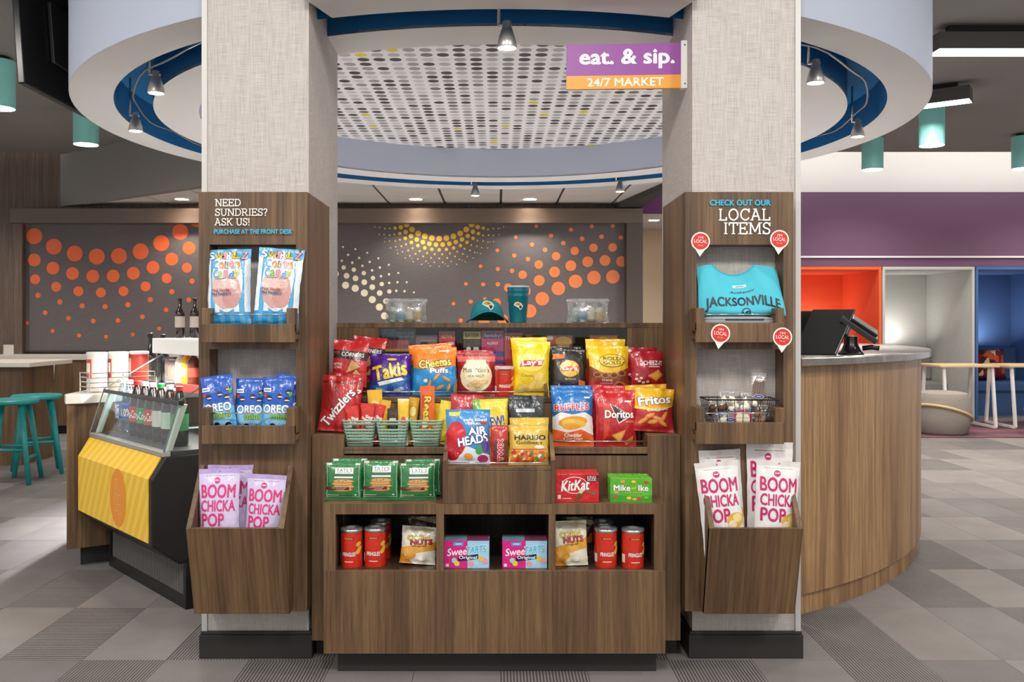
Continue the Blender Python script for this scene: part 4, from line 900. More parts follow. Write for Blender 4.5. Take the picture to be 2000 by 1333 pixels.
def d_lays(p):
    p.ell(0, .60, .36, .17, 'f7e05a'); p.poly([(-.36, .50), (-.30, .58), (.34, .63), (.30, .55)], 'd8b81e'); p.poly([(-.32, .51), (.30, .54), (.36, .66), (-.28, .63)], 'd3252a')
    p.text("Lay's", .01, .59, .54, .13, 'fdfaf2', .035, rot=3, asp=p.asp).text('Classic', -.1, .36, .36, .045, '9a7a1a', .0); p.rect(-.4, -.2, .90, .94, 'f2e5a2')
    for x, y in ((.22, .34), (-.2, .13), (.06, .18), (.26, .20)): p.ell(x, y, .17, .085, 'ecc552', 18, 20).ell(x, y+.008, .13, .055, 'f3d578', 16, 20)
def d_laysb(p):
    p.ell(0, .56, .44, .33, '413d3d', 26); p.ell(.02, .57, .28, .18, 'f0bf2c'); p.poly([(-.24, .51), (.24, .52), (.29, .62), (-.20, .61)], 'd3252a'); p.text("Lay's", .02, .565, .42, .10, 'fdfaf2', .035)
    p.text('Barbecue', .04, .35, .30, .04, 'e8e2da', .0); p.poly([(-.46, .78), (-.12, .80), (-.1, .88), (-.42, .9)], 'e2763a').poly([(.24, .1), (.44, .06), (.46, .3), (.28, .34)], 'e2763a'); p.ell(-.18, .14, .14, .08, '7a3428').ell(-.26, .16, .03, .1, 'c9a48c', 12, 20)
def d_rold(p):
    p.poly([(-.5, 0), (.5, 0), (.5, .56), (.2, .44), (-.2, .46), (-.5, .60)], '8a3d2a')
    for x, y in ((-.3, .42), (-.1, .40), (.12, .40), (.32, .44), (.2, .22), (.34, .2)): p.ell(x, y, .11, .062, 'b9773c', 16).ell(x, y, .075, .04, '6d2a20', 14)
    p.poly([(-.5, 0), (.5, 0), (.5, .26), (-.5, .30)], 'a62a28'); p.ell(.26, .18, .16, .10, 'b9773c', 16).ell(.26, .18, .11, .068, '93261f', 14)
    p.ell(.08, .70, .34, .135, '3d3518', 24).ell(.08, .70, .325, .125, 'efc928', 24); p.text('ROLD', .08, .74, .44, .07, '3d3518', .016).text('GOLD', .08, .655, .44, .07, '3d3518', .016); p.text('THINS', -.06, .30, .28, .045, 'f4e8d8', .0).text('ORIGINAL', -.06, .24, .34, .03, 'e6c8a8', .0)
def d_cheez(p):
    p.text('CHEEZ-IT', .14, .66, .62, .12, 'fbf3ee', .03, out='6d0f1c', ow=.06).rect(-.02, .34, .54, .57, 'f2d8d2'); p.poly([(-.06, .30), (.2, .16), (.46, .34), (.3, .48)], 'e89a34').poly([(.02, .30), (.2, .21), (.4, .34), (.28, .43)], 'f0b24e')
    for x, y in ((-.3, .16), (-.18, .12), (-.05, .14), (-.38, .22), (-.25, .24)): p.ell(x, y, .05, .035, 'efe0c8', 10)
def d_ruff(p):
    p.poly([(-.5, 0), (.5, 0), (.5, .52), (.3, .60), (0, .56), (-.3, .60), (-.5, .52)], 'eceae8'); p.poly([(-.5, 0), (.5, 0), (.5, .20), (.2, .30), (-.15, .24), (-.5, .32)], 'e2622c')
    p.ell(0, .43, .36, .10, 'e9a21f', 20, 3).ell(.02, .40, .30, .08, 'f3c24a', 18, -3).ell(-.05, .35, .22, .06, 'e9a21f', 16); p.text('RUFFLES', -.02, .69, .84, .115, 'd52b2f', .03, out='f6f4f2', ow=.085, rot=3, asp=p.asp); p.rect(.28, .42, .845, .875, 'f0f0f0')
    p.text('Cheddar', 0, .20, .42, .06, 'fbead8', .03).text('& Sour Cream', 0, .14, .46, .045, 'fbead8', .02)
def d_dor(p):
    p.poly([(-.5, .0), (.5, 0), (.5, .35), (0, .3), (-.5, .75)], 'b51f26'); p.poly([(-.3, .8), (-.12, .70), (-.2, .2), (-.32, .1)], 'd8402c')
    p.poly([(-.16, .76), (.40, .54), (.06, .40)], 'f4ece6').poly([(-.13, .745), (.36, .545), (.065, .425)], '231a1b'); p.text('Doritos', .08, .57, .72, .13, 'fbf8f4', .035, out='231a1b', ow=.075); p.rect(.22, .38, .78, .81, 'f0f0f0')
    p.poly([(-.12, .2), (.24, .3), (.1, .06)], 'e09a3a').poly([(.2, .08), (.42, .2), (.40, .06), (.24, .03)], 'd88a2e'); p.poly([(-.06, .19), (.18, .26), (.08, .1)], 'edb45a'); p.text('NACHO', .34, .44, .2, .035, 'f2c9a8', .0)
def d_frit(p):
    p.poly([(-.5, 0), (.5, 0), (.5, .60), (.1, .46), (-.5, .52)], 'b8232a'); p.poly([(-.5, .52), (.1, .46), (.5, .60), (.5, .64), (.1, .50), (-.5, .57)], 'f4d23a'); p.text('Fritos', .02, .72, .78, .19, 'fdfbf6', .035, out='6a1e2a', ow=.085, rot=8, asp=p.asp).text('ORIGINAL', .1, .51, .5, .06, 'fbf3e6', .02, rot=8, asp=p.asp)
    for x, y, a in ((-.1, .36, 20), (.1, .30, -15), (.26, .36, 60), (-.02, .22, 10), (.22, .2, -30), (-.25, .24, 30)): p.ell(x, y, .13, .05, 'd98e34', 14, a).ell(x, y+.01, .09, .025, 'e9ac56', 12, a)
def d_air(p):
    p.poly([(-.5, 0), (.5, 0), (.5, .16), (-.1, .36), (-.5, .22)], 'dfeaf4'); p.ell(-.27, .46, .24, .32, 'd5202c', 26); p.ell(-.34, .22, .17, .16, 'c01824', 18); p.ell(-.16, .60, .08, .03, 'ec6a70', 12, 20); p.rect(-.42, -.18, .88, .95, 'f2cf3a')
    p.text('soft filled', .16, .81, .52, .055, 'f6f6fa', .03, out='3a3f96', ow=.07).text('bites', .16, .745, .30, .05, 'f6f6fa', .03, out='3a3f96', ow=.07); p.rect(.28, .44, .73, .77, 'd5202c')
    p.text('AIR', .22, .61, .40, .13, 'ffffff', .04, out='23409a', ow=.10, rot=6, asp=p.asp).text('HEADS', .12, .44, .68, .15, 'ffffff', .04, out='23409a', ow=.10, rot=10, asp=p.asp)
    p.ell(.28, .26, .10, .08, '3f9e4a', 14, 20).ell(.02, .14, .1, .06, 'f0a23a', 14, -10).ell(.34, .10, .12, .07, 'b02a6a', 14).ell(.40, .32, .08, .12, '5a3f96', 14)
def d_har(p):
    p.text('HARIBO', .04, .68, .80, .12, '241f1c', .03).text('Goldbears', .02, .555, .68, .085, '5a3a16', .01); p.ell(.28, .44, .13, .045, 'f4ecd6', 14); p.rect(-.46, .44, .04, .375, 'e2b92a')
    r = random.Random(5)
    p.poly([(-.46, .03), (.46, .03), (.46, .34), (.1, .36), (-.46, .33)], 'c9683a')
    for k in range(34): p.ell(r.uniform(-.42, .42), r.uniform(.05, .33), .055, .035, r.choice(['d8342c', 'e8a23c', '3f8f3a', 'f2d86a', 'eee2c8', 'c23a2a', 'e6783a']), 9, r.uniform(0, 90))
    p.rect(-.46, .46, .375, .395, 'd24a3a')
def d_twix(p):
    p.rect(-.5, .5, .05, .62, '6a2a1e'); p.rect(-.5, -.36, 0, 1, 'c62a24').text('TWIX', .06, .36, .62*p.asp*.9, .30/p.asp, 'd3242a', .05, out='f4eee6', ow=.11, rot=90, asp=p.asp)
def d_chew(p):
    p.poly([(-.5, .3), (-.2, .5), (-.3, 1), (-.5, 1)], '6fb53a'); p.text('NEW!', .1, .62, .6, .16, '24409a', .03, out='f6f4e8', ow=.07, rot=10, asp=p.asp); p.ell(.2, .3, .3, .14, 'e8742e').ell(-.25, .28, .18, .12, 'd5303a')
def d_foil(p):
    for k, c in enumerate(('3f6fae', 'c9a83a', '8fa0b4', '5b2f6a', '40506a')): p.ell(-.35+.18*k, .6-.07*(k % 2), .12, .07, c, 9, 30*k)
    p.rect(-.3, .25, .78, .84, 'c9d0d8').ell(.1, .3, .2, .06, 'c9d0d8', 12)
def d_tate(p):
    L = .012; p.rect(-.46, .46, .08, .08+L, 'd9e6d9').rect(-.46, -.46+L, .08, .92, 'd9e6d9').rect(.46-L, .46, .08, .92, 'd9e6d9'); p.rect(-.22, .30, .70, .86, 'f2f2ee').text("TATE'S", .04, .795, .44, .085, '3b4a3d', .0).text('BAKE SHOP', .04, .735, .36, .03, '6d776e', .0)
    p.rect(-.30, .34, .635, .665, '4d5f52').rect(-.24, .30, .585, .63, 'eef0ea')
    for k, (x, y) in enumerate(((.0, .28), (.04, .36), (.0, .43), (.03, .50))): p.ell(x, y, .30, .055, 'b9803c', 22).ell(x, y+.012, .28, .042, 'd9a662', 22)
    for x, y in ((-.1, .51), (.1, .52), (.02, .50)): p.ell(x, y, .025, .012, '6a3f22', 8)
    p.rect(-.48, .2, .27, .35, '6b2f24').text('CHOCOLATE CHIP', -.1, .325, .42, .026, 'f0dcd0', .0).text('COOKIES', -.05, .29, .24, .022, 'f0dcd0', .0); p.rect(-.44, -.1, .125, .145, 'b9d0bb').ell(.36, .14, .03, .018, 'e8efe8', 10)
    for x in (-.45, .33): p.rect(x, x+.14, .93, .985, 'e8e4d8')
def d_corn(p):
    p.poly([(-.5, .42), (.5, .62), (.5, .40), (-.5, .20)], 'e2a23a'); p.poly([(-.5, .0), (-.1, .0), (-.5, .3)], 'cf8a2a'); p.poly([(-.3, .95), (.5, .80), (.5, .92), (-.1, 1)], 'd9c9a4')
    p.text('CORN', -.02, .70, .62, .12, 'e8cf4a', .03, out='2a211c', ow=.085, rot=4, asp=p.asp).text('NUTS', .08, .585, .62, .13, 'b9202a', .04, out='2a1214', ow=.085, rot=4, asp=p.asp).text('Original', .02, .47, .40, .055, '3d3020', .01, rot=4, asp=p.asp); p.ell(-.2, .2, .16, .08, 'd9932e', 12, 20).ell(.12, .14, .12, .05, 'f6f0e2', 12)
def d_kk(p): p.text('KitKat', 0, .6, .7, .25, 'fbf6f2', .03, rot=70, asp=p.asp).rect(-.3, .3, .15, .25, 'f2e6e0').ell(.1, .45, .2, .08, '6a3a24')
def d_yel(p): p.rect(-.2, .2, .3, .42, '4a2a1a').ell(0, .7, .3, .1, 'f4e08a').rect(-.4, .4, .1, .2, 'd8a22a')
def d_brown(p): p.rect(-.3, .3, .66, .74, 'd8c8b8').rect(-.3, .3, .4, .45, 'b89a6a')
def d_fruit(p): p.poly([(-.5, .5), (.5, .62), (.5, .95), (-.5, .95)], 'f0c62e').ell(.05, .5, .26, .12, 'e24a3a').ell(.1, .3, .2, .08, '4aa04a')
def d_reese(p): p.text("Reese's", 0, .5, .75*p.asp*.85, .55/p.asp, 'f2cf3a', .035, out='4a2a18', ow=.09, rot=-90, asp=p.asp).rect(-.34, -.10, .30, .42, 'f4ece0').rect(-.38, -.2, .62, .85, 'c9451f')
G3, G2, GP_, GC = 'bags on the upper display shelf', 'bags on the middle display trays', 'bags on the display piers', 'candy bags in the center tray'
C_ = 'snack bag'
# upper shelf
o = bag('chip_bag', 'red and black popped corn chip bag at the far left of the upper shelf', C_, 646, 716, 668, 3.68, 1.0, 'cc2b2c', d_corners, lean=9, seed=1, group=G3, roll=3)
behind(o, 'red and black corn chip bag half hidden behind its twin', .05, .13, 0.012, -6, 2)
o = bag('chip_bag', 'purple and blue bag of rolled tortilla chips', C_, 720, 803, 693, 3.69, .965, '4b1d86', d_takis, lean=10, seed=2, group=G3, T=.06)
behind(o, 'purple tortilla chip bag behind its twin', -.004, .06, 0, 2)
o = bag('chip_bag', 'orange and blue cheese puff bag', C_, 806, 893, 680, 3.69, .965, 'ef7f1f', d_cheetos, lean=8, seed=3, group=G3, T=.065, roll=-1)
behind(o, 'orange cheese puff bag showing its top behind the front one', -.012, .08, .012, 5, -3)
o = bag('chip_bag', 'red bag with cream oval of kettle chips', C_, 892, 968, 692, 3.69, .965, 'a5262e', d_vick, lean=8, seed=4, group=G3, T=.06)
behind(o, 'dark red kettle chip bag behind the cream oval one', -.01, .075, .012, -4)
o = bag('chip_bag', 'yellow potato chip bag with red ribbon logo', C_, 999, 1072, 668, 3.69, .965, 'f1cf1b', d_lays, lean=6, seed=5, group=G3, T=.06, roll=2)
behind(o, 'yellow potato chip bag behind the red ribbon one', .004, .08, .014, 4, -3)
o = bag('chip_bag', 'black barbecue potato chip bag', C_, 1075, 1147, 684, 3.69, .965, '2a2728', d_laysb, lean=9, seed=6, group=G3, T=.06)
behind(o, 'black potato chip bag behind the barbecue one', -.008, .08, .012, 5, 2)
o = bag('pretzel_bag', 'yellow and brown pretzel bag', C_, 1149, 1229, 678, 3.69, .965, 'eec41f', d_rold, lean=8, seed=7, group=G3, T=.06)
behind(o, 'yellow pretzel bag behind its twin', -.004, .08, .028, -4)
o = bag('cracker_bag', 'red cheese cracker bag at the far right of the upper shelf', C_, 1233, 1300, 688, 3.68, 1.0, 'b01d2e', d_cheez, lean=9, seed=8, group=G3, yaw=6)
behind(o, 'red cheese cracker bag behind its twin', -.016, .075, .014, -4)
# middle trays and piers
o = bag('licorice_bag', 'red licorice bag on the left pier with slanted white lettering', C_, 620, 690, 738, 3.47, .842, 'c21f26', d_twizz, lean=10, seed=9, group=GP_, T=.03, roll=4)
behind(o, 'red licorice bag behind the slanted lettering', .014, .045, .006, -4)
o = bag('chip_bag', 'blue white and orange ridged chip bag', C_, 1077, 1160, 763, 3.48, .787, '2274bd', d_ruff, lean=7, seed=10, group=G2, T=.06)
behind(o, 'blue ridged chip bag behind its twin', .004, .07, .012, 4)
o = bag('chip_bag', 'red nacho chip bag with black triangle', C_, 1162, 1243, 764, 3.48, .787, 'c32127', d_dor, lean=7, seed=11, group=G2, T=.06)
behind(o, 'red nacho chip bag behind the black triangle one', -.01, .07, .014, -5, 2)
o = bag('chip_bag', 'yellow and red corn chip bag on the right pier', C_, 1232, 1316, 762, 3.47, .842, 'eeb41f', d_frit, lean=8, seed=12, group=GP_, T=.05, roll=3, wr=1.4)
behind(o, 'yellow and red corn chip bag behind the one on the right pier', -.002, .06, .010, 4, -5)
# center tray
bag('candy_bag', 'blue bag of soft filled candy bites with red balloon', 'candy bag', 869, 958, 803, 3.295, .747, '3d8fd0', d_air, lean=8, seed=13, group=GC, T=.04)
bag('candy_bag', 'tall red and brown caramel bar bag between the blue and gold bags', 'candy bag', 958, 993, 833, 3.295, .747, 'b92a22', d_twix, lean=8, seed=14, group=GC, T=.028)
o = bag('gummy_bag', 'gold gummy candy bag at the front of the center tray', 'candy bag', 993, 1072, 832, 3.295, .747, 'd9b440', d_har, lean=8, seed=15, group=GC, T=.035)
behind(o, 'gold gummy candy bag behind its twin', .006, .045, .022, 3)
bag('candy_bag', 'red candy bag at the back left of the center tray', 'candy bag', 874, 938, 775, 3.45, .747, 'b81f2a', None, lean=8, seed=16, group=GC, T=.03, roll=3)
bag('candy_bag', 'yellow and green chewy candy bag at the back of the center tray', 'candy bag', 926, 996, 782, 3.40, .747, 'efd02a', d_chew, lean=8, seed=17, group=GC, T=.03, roll=-2)
o = bag('candy_bag', 'dark foil sour candy bag above the gold bags', 'candy bag', 994, 1062, 782, 3.40, .747, '26292e', d_foil, lean=8, seed=18, group=GC, T=.03, wr=1.8)
behind(o, 'dark foil candy bag behind the other foil one', -.004, .05, .010, -4)
# ledge: cookies
GT = 'green cookie bags on the ledge'
for k, (a, b, yt, d, lab) in enumerate(((634, 706, 905, 3.31, 'green cookie bag at the left of the front row'), (707, 779, 901, 3.31, 'green cookie bag in the middle of the front row'), (779, 852, 906, 3.31, 'green cookie bag at the right of the front row'))):
    o = bag('cookie_bag', lab, 'cookie bag', a, b, yt, d, .616, '2c7c43', d_tate, lean=5, seed=20+k, group=GT, T=.035, wr=.5, yaw=(-3, 0, 3)[k])
    if k != 1: behind(o, 'green cookie bag behind the %s one of the front row' % ('left' if k == 0 else 'right'), .015, .05, .008, 3)
# cubbies: corn snacks
GN = 'roasted corn bags in the cubbies'
o = bag('corn_nut_bag', 'white and orange roasted corn bag in the left cubby', C_, 779, 850, 1037, 3.30, .378, 'ece6d6', d_corn, lean=14, seed=30, group=GN, T=.035, wr=1.6, roll=4)
bag('corn_nut_bag', 'dark roasted corn bag upright behind the left cubby one', C_, 796, 862, 1012, 3.42, .378, '5a4a3c', d_corn, lean=6, seed=31, group=GN, T=.04, wr=1.4)
o = bag('corn_nut_bag', 'white and orange roasted corn bag in the right cubby', C_, 1084, 1149, 1022, 3.30, .378, 'e6ddc6', d_corn, lean=10, seed=32, group=GN, T=.035, wr=1.6, roll=-2)
bag('corn_nut_bag', 'dark roasted corn bag upright behind the right cubby one', C_, 1092, 1158, 1012, 3.42, .378, '4a4038', d_corn, lean=5, seed=33, group=GN, T=.04, wr=1.4)
# column trays and bins
GW = 'candy bags on the left panel'
bag('cotton_candy_bag', 'blue striped cotton candy bag on the left of the top tray', 'candy bag', 404, 492, 488, 3.31, 1.222, '57aede', d_candy, lean=4, seed=40, group=GW, T=.06, wr=1.3, roll=-2)
bag('cotton_candy_bag', 'blue striped cotton candy bag on the right of the top tray', 'candy bag', 493, 583, 488, 3.31, 1.222, '57aede', d_candy, lean=4, seed=41, group=GW, T=.06, wr=1.3, roll=4)
GO = 'cookie bags on the lower left tray'
o1 = bag('mini_cookie_bag', 'blue mini cookie bag leaning at the left of the lower tray', 'cookie bag', 402, 466, 738, 3.30, .86, '1b57bd', d_oreo, lean=5, seed=42, group=GO, T=.04, roll=-8)
bag('mini_cookie_bag', 'blue mini cookie bag in the middle of the lower tray', 'cookie bag', 459, 519, 740, 3.325, .86, '1b57bd', d_oreo, lean=4, seed=43, group=GO, T=.04)
o3 = bag('mini_cookie_bag', 'blue mini cookie bag at the right of the lower tray', 'cookie bag', 508, 570, 740, 3.295, .86, '1b57bd', d_oreo, lean=5, seed=44, group=GO, T=.04, roll=2)
behind(o3, 'blue mini cookie bag behind the right one on the lower tray', .022, .055, .008, 0, 4)
GB = 'popcorn bags in the bins'
L_ = d_boom('dc2f78', 'c3abe2', False); Wt = d_boom('c9196b', 'e6e0dc', True)
o = bag('popcorn_bag', 'lavender popcorn bag at the left of the left bin', C_, 389, 470, 919, 3.255, .37, 'd8caec', L_, lean=4, seed=50, group=GB, T=.06, roll=-1)
bag('popcorn_bag', 'lavender popcorn bag at the right of the left bin', C_, 471, 548, 932, 3.25, .37, 'd8caec', L_, lean=4, seed=51, group=GB, T=.05, roll=3)
bag('popcorn_bag', 'lavender popcorn bag at the back of the left bin', C_, 404, 494, 910, 3.312, .37, 'd8caec', L_, lean=1, seed=52, group=GB, T=.02)
bag('popcorn_bag', 'white popcorn bag at the front left of the right bin', C_, 1378, 1464, 908, 3.25, .37, 'eeebea', Wt, lean=4, seed=53, group=GB, T=.05, roll=-5)
bag('popcorn_bag', 'white popcorn bag at the front right of the right bin', C_, 1468, 1555, 906, 3.25, .37, 'eeebea', Wt, lean=4, seed=54, group=GB, T=.05, roll=4)
bag('popcorn_bag', 'white popcorn bag at the back left of the right bin', C_, 1378, 1460, 882, 3.312, .37, 'eeebea', Wt, lean=1, seed=55, group=GB, T=.02, roll=-3)
bag('popcorn_bag', 'white popcorn bag standing tallest at the back right of the right bin', C_, 1455, 1547, 866, 3.312, .37, 'eeebea', Wt, lean=1, seed=56, group=GB, T=.02, roll=1)
# ---------------------------------------------------------------- chip cans
def can(lab, px, d, z, H, rad, yaw=0, pale=False, group='red chip cans'):
    t = thing('chip_can', lab, 'chip can', (X(px, d), d, z), (0, 0, R(yaw)), group)
    b = MB().lathe([(rad*.98, 0), (rad, .003), (rad, H-.012)], n=32).build('tube', film('d8301f', .3), t, smooth=40)
    MB().lathe([(rad, H-.012), (rad*1.03, H-.010), (rad*1.04, H-.004), (rad*.98, H), (rad*.94, H-.004), (rad*.9, H-.012)], n=32, cap=False).build('rim', STEEL, t, smooth=40)
    MB().lathe([(rad*1.045, H-.007), (rad*1.045, H+.002), (rad*.98, H+.003), (0, H+.002)], n=32).build('lid', plain('pale_lid', 'e6cfca', .3) if pale else clear('clear_lid', 'ffffff', .12, .05, .10), t, smooth=40)
    MB().lathe([(0, H-.012), (rad*.9, H-.012)], n=32).build('foil_seal', plain('foil', '5a5654', .25, .8), t)
    p = Print(); w_ = rad*1.3
    p.rect(-rad*.55, rad*.55, H*.74, H*.80, 'a81e16').text('ORIGINAL', 0, H*.77, rad*.8, H*.03, 'f2d04a', .02)
    p.text('PRINGLES', 0, H*.36, rad*1.25, H*.10, 'fbf6ee', .03, out='8a1a12', ow=.06).rect(-rad*.4, rad*.4, H*.155, H*.175, 'f6e6de'); p.rect(-rad*1.5, -rad*1.0, H*.14, H*.36, 'e9e6e0')
    for x, y in ((.95, .62), (1.1, .5), (.9, .42)): p.ell(rad*x, H*y, rad*.3, H*.06, 'eab23c', 14, 30)
    p.build('can_print', lambda a, b_, l: Vector(((rad+.0004+.00005*l)*math.sin(a/rad), -(rad+.0004+.00005*l)*math.cos(a/rad), b_)), b, nx=20, box=(-rad*1.6, rad*1.6, 0, 1))
    return t
can('red chip can at the far left of the left cubby', 687, 3.31, .378, .137, .039, -8); can('red chip can beside the corn bag in the left cubby', 733, 3.32, .378, .137, .039, -4); can('red chip can hidden at the back of the left cubby', 744, 3.43, .378, .137, .039, 10)
can('red chip can beside the corn bag in the right cubby', 1183, 3.31, .378, .137, .040, 2); can('red chip can at the far right of the right cubby', 1236, 3.30, .378, .137, .040, 6); can('red chip can hidden at the back of the right cubby', 1178, 3.42, .378, .137, .039, 20)
can('short red chip can with pale lid on the upper shelf', 985, 3.685, .965, .118, .038, 4, True)
# ---------------------------------------------------------------- boxes in rows
def boxrow(name, labf, cat, px0, px1, z, d, W, H, T, n, edge, design, group, gap=.0012, yaw=0, faces=None):
    x = X((px0+px1)/2, d); first = None
    for k in range(n):
        loc = (x+.0015*math.sin(k*2.1), d+k*(T+gap), z)
        if first is None:
            o = MB().box(-W/2, W/2, 0, T, 0, H).build(name, film(edge), bevel=.0015); o.location = loc; o.rotation_euler = (0, 0, R(yaw)); tag(o, labf(k), cat, group); first = o
            p = Print(); p.asp = H/W; design(p); p.build('box_print', lambda a, b, l: Vector((a*W, -.0004-.00005*l, b*H)), o)
            if faces:
                q = Print(); faces(q); q.build('top_print', lambda a, b, l: Vector((a*W, T*b, H+.0004+.00005*l)), o)
        else: copy_tree(first, loc, first.rotation_euler, labf(k))
def d_sweet(p):
    p.rect(-.5, .02, 0, 1, 'e0218a').rect(.02, .5, 0, 1, 'a8d8f0').rect(-.30, -.08, .82, .94, '3fa9e0'); p.rect(-.26, -.12, .865, .895, 'f4f8fa')
    p.text('Swee', -.22, .60, .44, .26, 'fbeaf2', .03, out='c2185b', ow=.08, rot=5, asp=p.asp, shear=.2).text('TARTS', .22, .68, .44, .26, '3fc0e4', .03, out='f4f8fa', ow=.09, rot=5, asp=p.asp, shear=.2)
    p.poly([(-.2, .24), (.26, .34), (.26, .52), (-.2, .40)], '1d2a5a').text('Original', .03, .375, .40, .14, 'fbfbfb', .02)
    for x, y, c in ((-.28, .28, 'a8dcc8'), (-.22, .17, 'e8d84a'), (.1, .16, 'f0a0b0'), (.32, .34, 'f2c23a'), (.42, .26, 'f0a0b0')): p.ell(x, y, .06, .10, c, 14)
    p.rect(-.47, -.40, .05, .16, 'f2e2ea')
def t_sweet(p): p.rect(-.5, .0, 0, 1, '8fb4c4').rect(.0, .5, 0, 1, 'a84a74')
def d_kit(p):
    p.ell(-.06, .60, .30, .30, 'f4ece8', 26).ell(-.06, .60, .285, .275, 'd5202a', 26); p.text('KitKat', -.05, .60, .66, .36, 'fbf7f4', .03, out='8a0f16', ow=.06, rot=4, asp=p.asp, shear=.25)
    p.rect(.2, .5, .74, .94, '5a1a18').text('KING', .33, .89, .2, .08, 'f4ece8', .01).text('SIZE', .33, .80, .2, .08, 'f4ece8', .01); p.poly([(-.1, .04), (.04, .04), (.16, .36), (.06, .40)], '7a4a2a').poly([(.02, .34), (.1, .3), (.16, .42), (.08, .46)], 'e8cfa0').poly([(.18, .46), (.24, .34), (.44, .22), (.42, .38)], '8a5632').rect(-.45, -.38, .12, .26, 'f2e6e0').rect(-.34, -.14, .12, .15, 'f2b8b4')
def d_mike(p):
    p.poly([(-.5, .0), (.5, .0), (.5, .3), (.1, .22), (-.5, .34)], '3f9e2a'); p.text('Mike   Ike', .0, .60, .82, .24, 'fbfbf6', .03, out='2a4a1a', ow=.07).text('and', .06, .60, .10, .12, 'f2d23a', .02).text('Original Fruits', .06, .41, .42, .07, 'f2d23a', .0)
    for x, y, c in ((-.35, .42, 'e2a07a'), (-.38, .22, 'd8542a'), (-.05, .18, 'f2d23a'), (.08, .14, 'e8a23a'), (.2, .16, 'd8342c'), (.36, .84, 'd8402c'), (.06, .86, 'f2d23a'), (-.2, .86, 'e8a23a'), (.36, .2, '6fc04a')): p.ell(x, y, .06, .06, c, 12, 20)
GS = 'candy boxes in the center cubby'
boxrow('candy_box', lambda k: 'pink and blue candy box, %s of the left row in the center cubby' % ORD[k], 'candy box', 868, 955, .378, 3.275, .160, .098, .018, 5, '8fc4da', d_sweet, GS, faces=t_sweet)
boxrow('candy_box', lambda k: 'pink and blue candy box, %s of the right row in the center cubby' % ORD[k], 'candy box', 981, 1069, .378, 3.275, .160, .098, .018, 5, '8fc4da', d_sweet, GS, faces=t_sweet)
boxrow('wafer_pack', lambda k: 'red king size wafer pack, %s of the row on the right ledge' % ORD[k], 'candy pack', 1085, 1170, .616, 3.27, .156, .102, .021, 5, 'cf2028', d_kit, 'red wafer packs on the ledge')
boxrow('fruit_candy_box', lambda k: 'green fruit candy box, %s of the row on the right ledge' % ORD[k], 'candy box', 1192, 1273, .616, 3.27, .150, .086, .021, 5, '5cb52c', d_mike, 'green candy boxes on the ledge', yaw=-3)
# ---------------------------------------------------------------- green woven baskets with bars
SAGE = plain('sage_plastic', '8fb39c', .45)
def rrect(hx, hy, r, z, n=5):
    pts = []
    for cx, cy, a in ((hx-r, hy-r, 0), (-hx+r, hy-r, 90), (-hx+r, -hy+r, 180), (hx-r, -hy+r, 270)):
        for k in range(n+1): t = R(a+90*k/n); pts.append((cx+r*math.cos(t), cy+r*math.sin(t), z))
    return pts
def basket(lab, loc):
    t = thing('woven_basket', lab, 'basket', loc, group='sage green baskets on the tray'); Hb = .106
    sz = lambda z: (.047+.016*z/Hb, .05+.014*z/Hb)
    m = MB()
    for k in range(8):
        z = .008+k*.0117
        if k in (6,):                       # handle slot left open in the front
            a, b = rrect(*sz(z), .014, z), rrect(*sz(z+.0085), .014, z+.0085)
        a = rrect(*sz(z), .014, z); b = rrect(*sz(z+.0090), .014, z+.0090); n = len(a)
        for i in range(n):
            j = (i+1) % n
            if k == 6 and a[i][1] < -.03 and a[j][1] < -.03 and abs(a[i][0]-a[j][0]) > .03:
                xa, xb = a[i], a[j]
                for f0, f1 in ((0, .22), (.78, 1)):
                    p0, p1 = Vector(xa).lerp(Vector(xb), f0), Vector(xa).lerp(Vector(xb), f1); q0, q1 = Vector(b[i]).lerp(Vector(b[j]), f0), Vector(b[i]).lerp(Vector(b[j]), f1); m.add([p0, p1, q1, q0], [(0, 1, 2, 3)])
            else: m.add([a[i], a[j], b[j], b[i]], [(0, 1, 2, 3)])
    w_ = m.build('woven_bands', SAGE, t, smooth=40); so = w_.modifiers.new('thick', 'SOLIDIFY'); so.thickness = .0022
    m = MB(); nb = 9
    for sx in range(nb):
        f = sx/(nb-1)*2-1
        if abs(f) > .55 or sx in (0, nb-1):
            for sy in (-1, 1): m.tube([(f*.040, sy*.049, .004), (f*.053, sy*.062, .098)], .0016, 4)
        else:
            m.tube([(f*.040, .049, .004), (f*.053, .062, .098)], .0016, 4); m.tube([(f*.040, -.049, .004), (f*.049, -.0585, .068)], .0016, 4)
    for sy in range(5):
        f = sy/4*2-1
        for sx in (-1, 1): m.tube([(sx*.046, f*.04, .004), (sx*.060, f*.05, .098)], .0016, 4)
    m.build('upright_ribs', SAGE, t)
    MB().tube(rrect(.063, .064, .014, Hb), .0035, 8, closed=True).build('rim', SAGE, t, smooth=True); MB().prism(rrect(.046, .049, .014, .002), (0, 0, .004)).build('bottom', SAGE, t)
    return t
zt = .787; bd = 3.475
bx_ = [X(705.5, bd), X(769, bd), X(834, bd)]
for x, lab in zip(bx_, ('sage green basket of red wafer bars at the left', 'sage green basket of mixed bars in the middle', 'sage green basket with the tall orange pack')): basket(lab, (x, bd, zt))
GK = 'candy packs in the green baskets'; zb = zt+.006
def pack(name, lab, a, b, yt, d, col, des, roll=0, lean=6, seed=60, yaw=0): return bag(name, lab, 'candy pack', a, b, yt, d, zb, col, des, T=.016, lean=lean, roll=roll, yaw=yaw, seed=seed, group=GK, wr=.5, NU=10, NV=14)
o = pack('wafer_bar', 'red wafer bar at the front left of the left basket', 680, 707, 795, 3.452, 'd3261f', d_kk, -6, 4, 60)
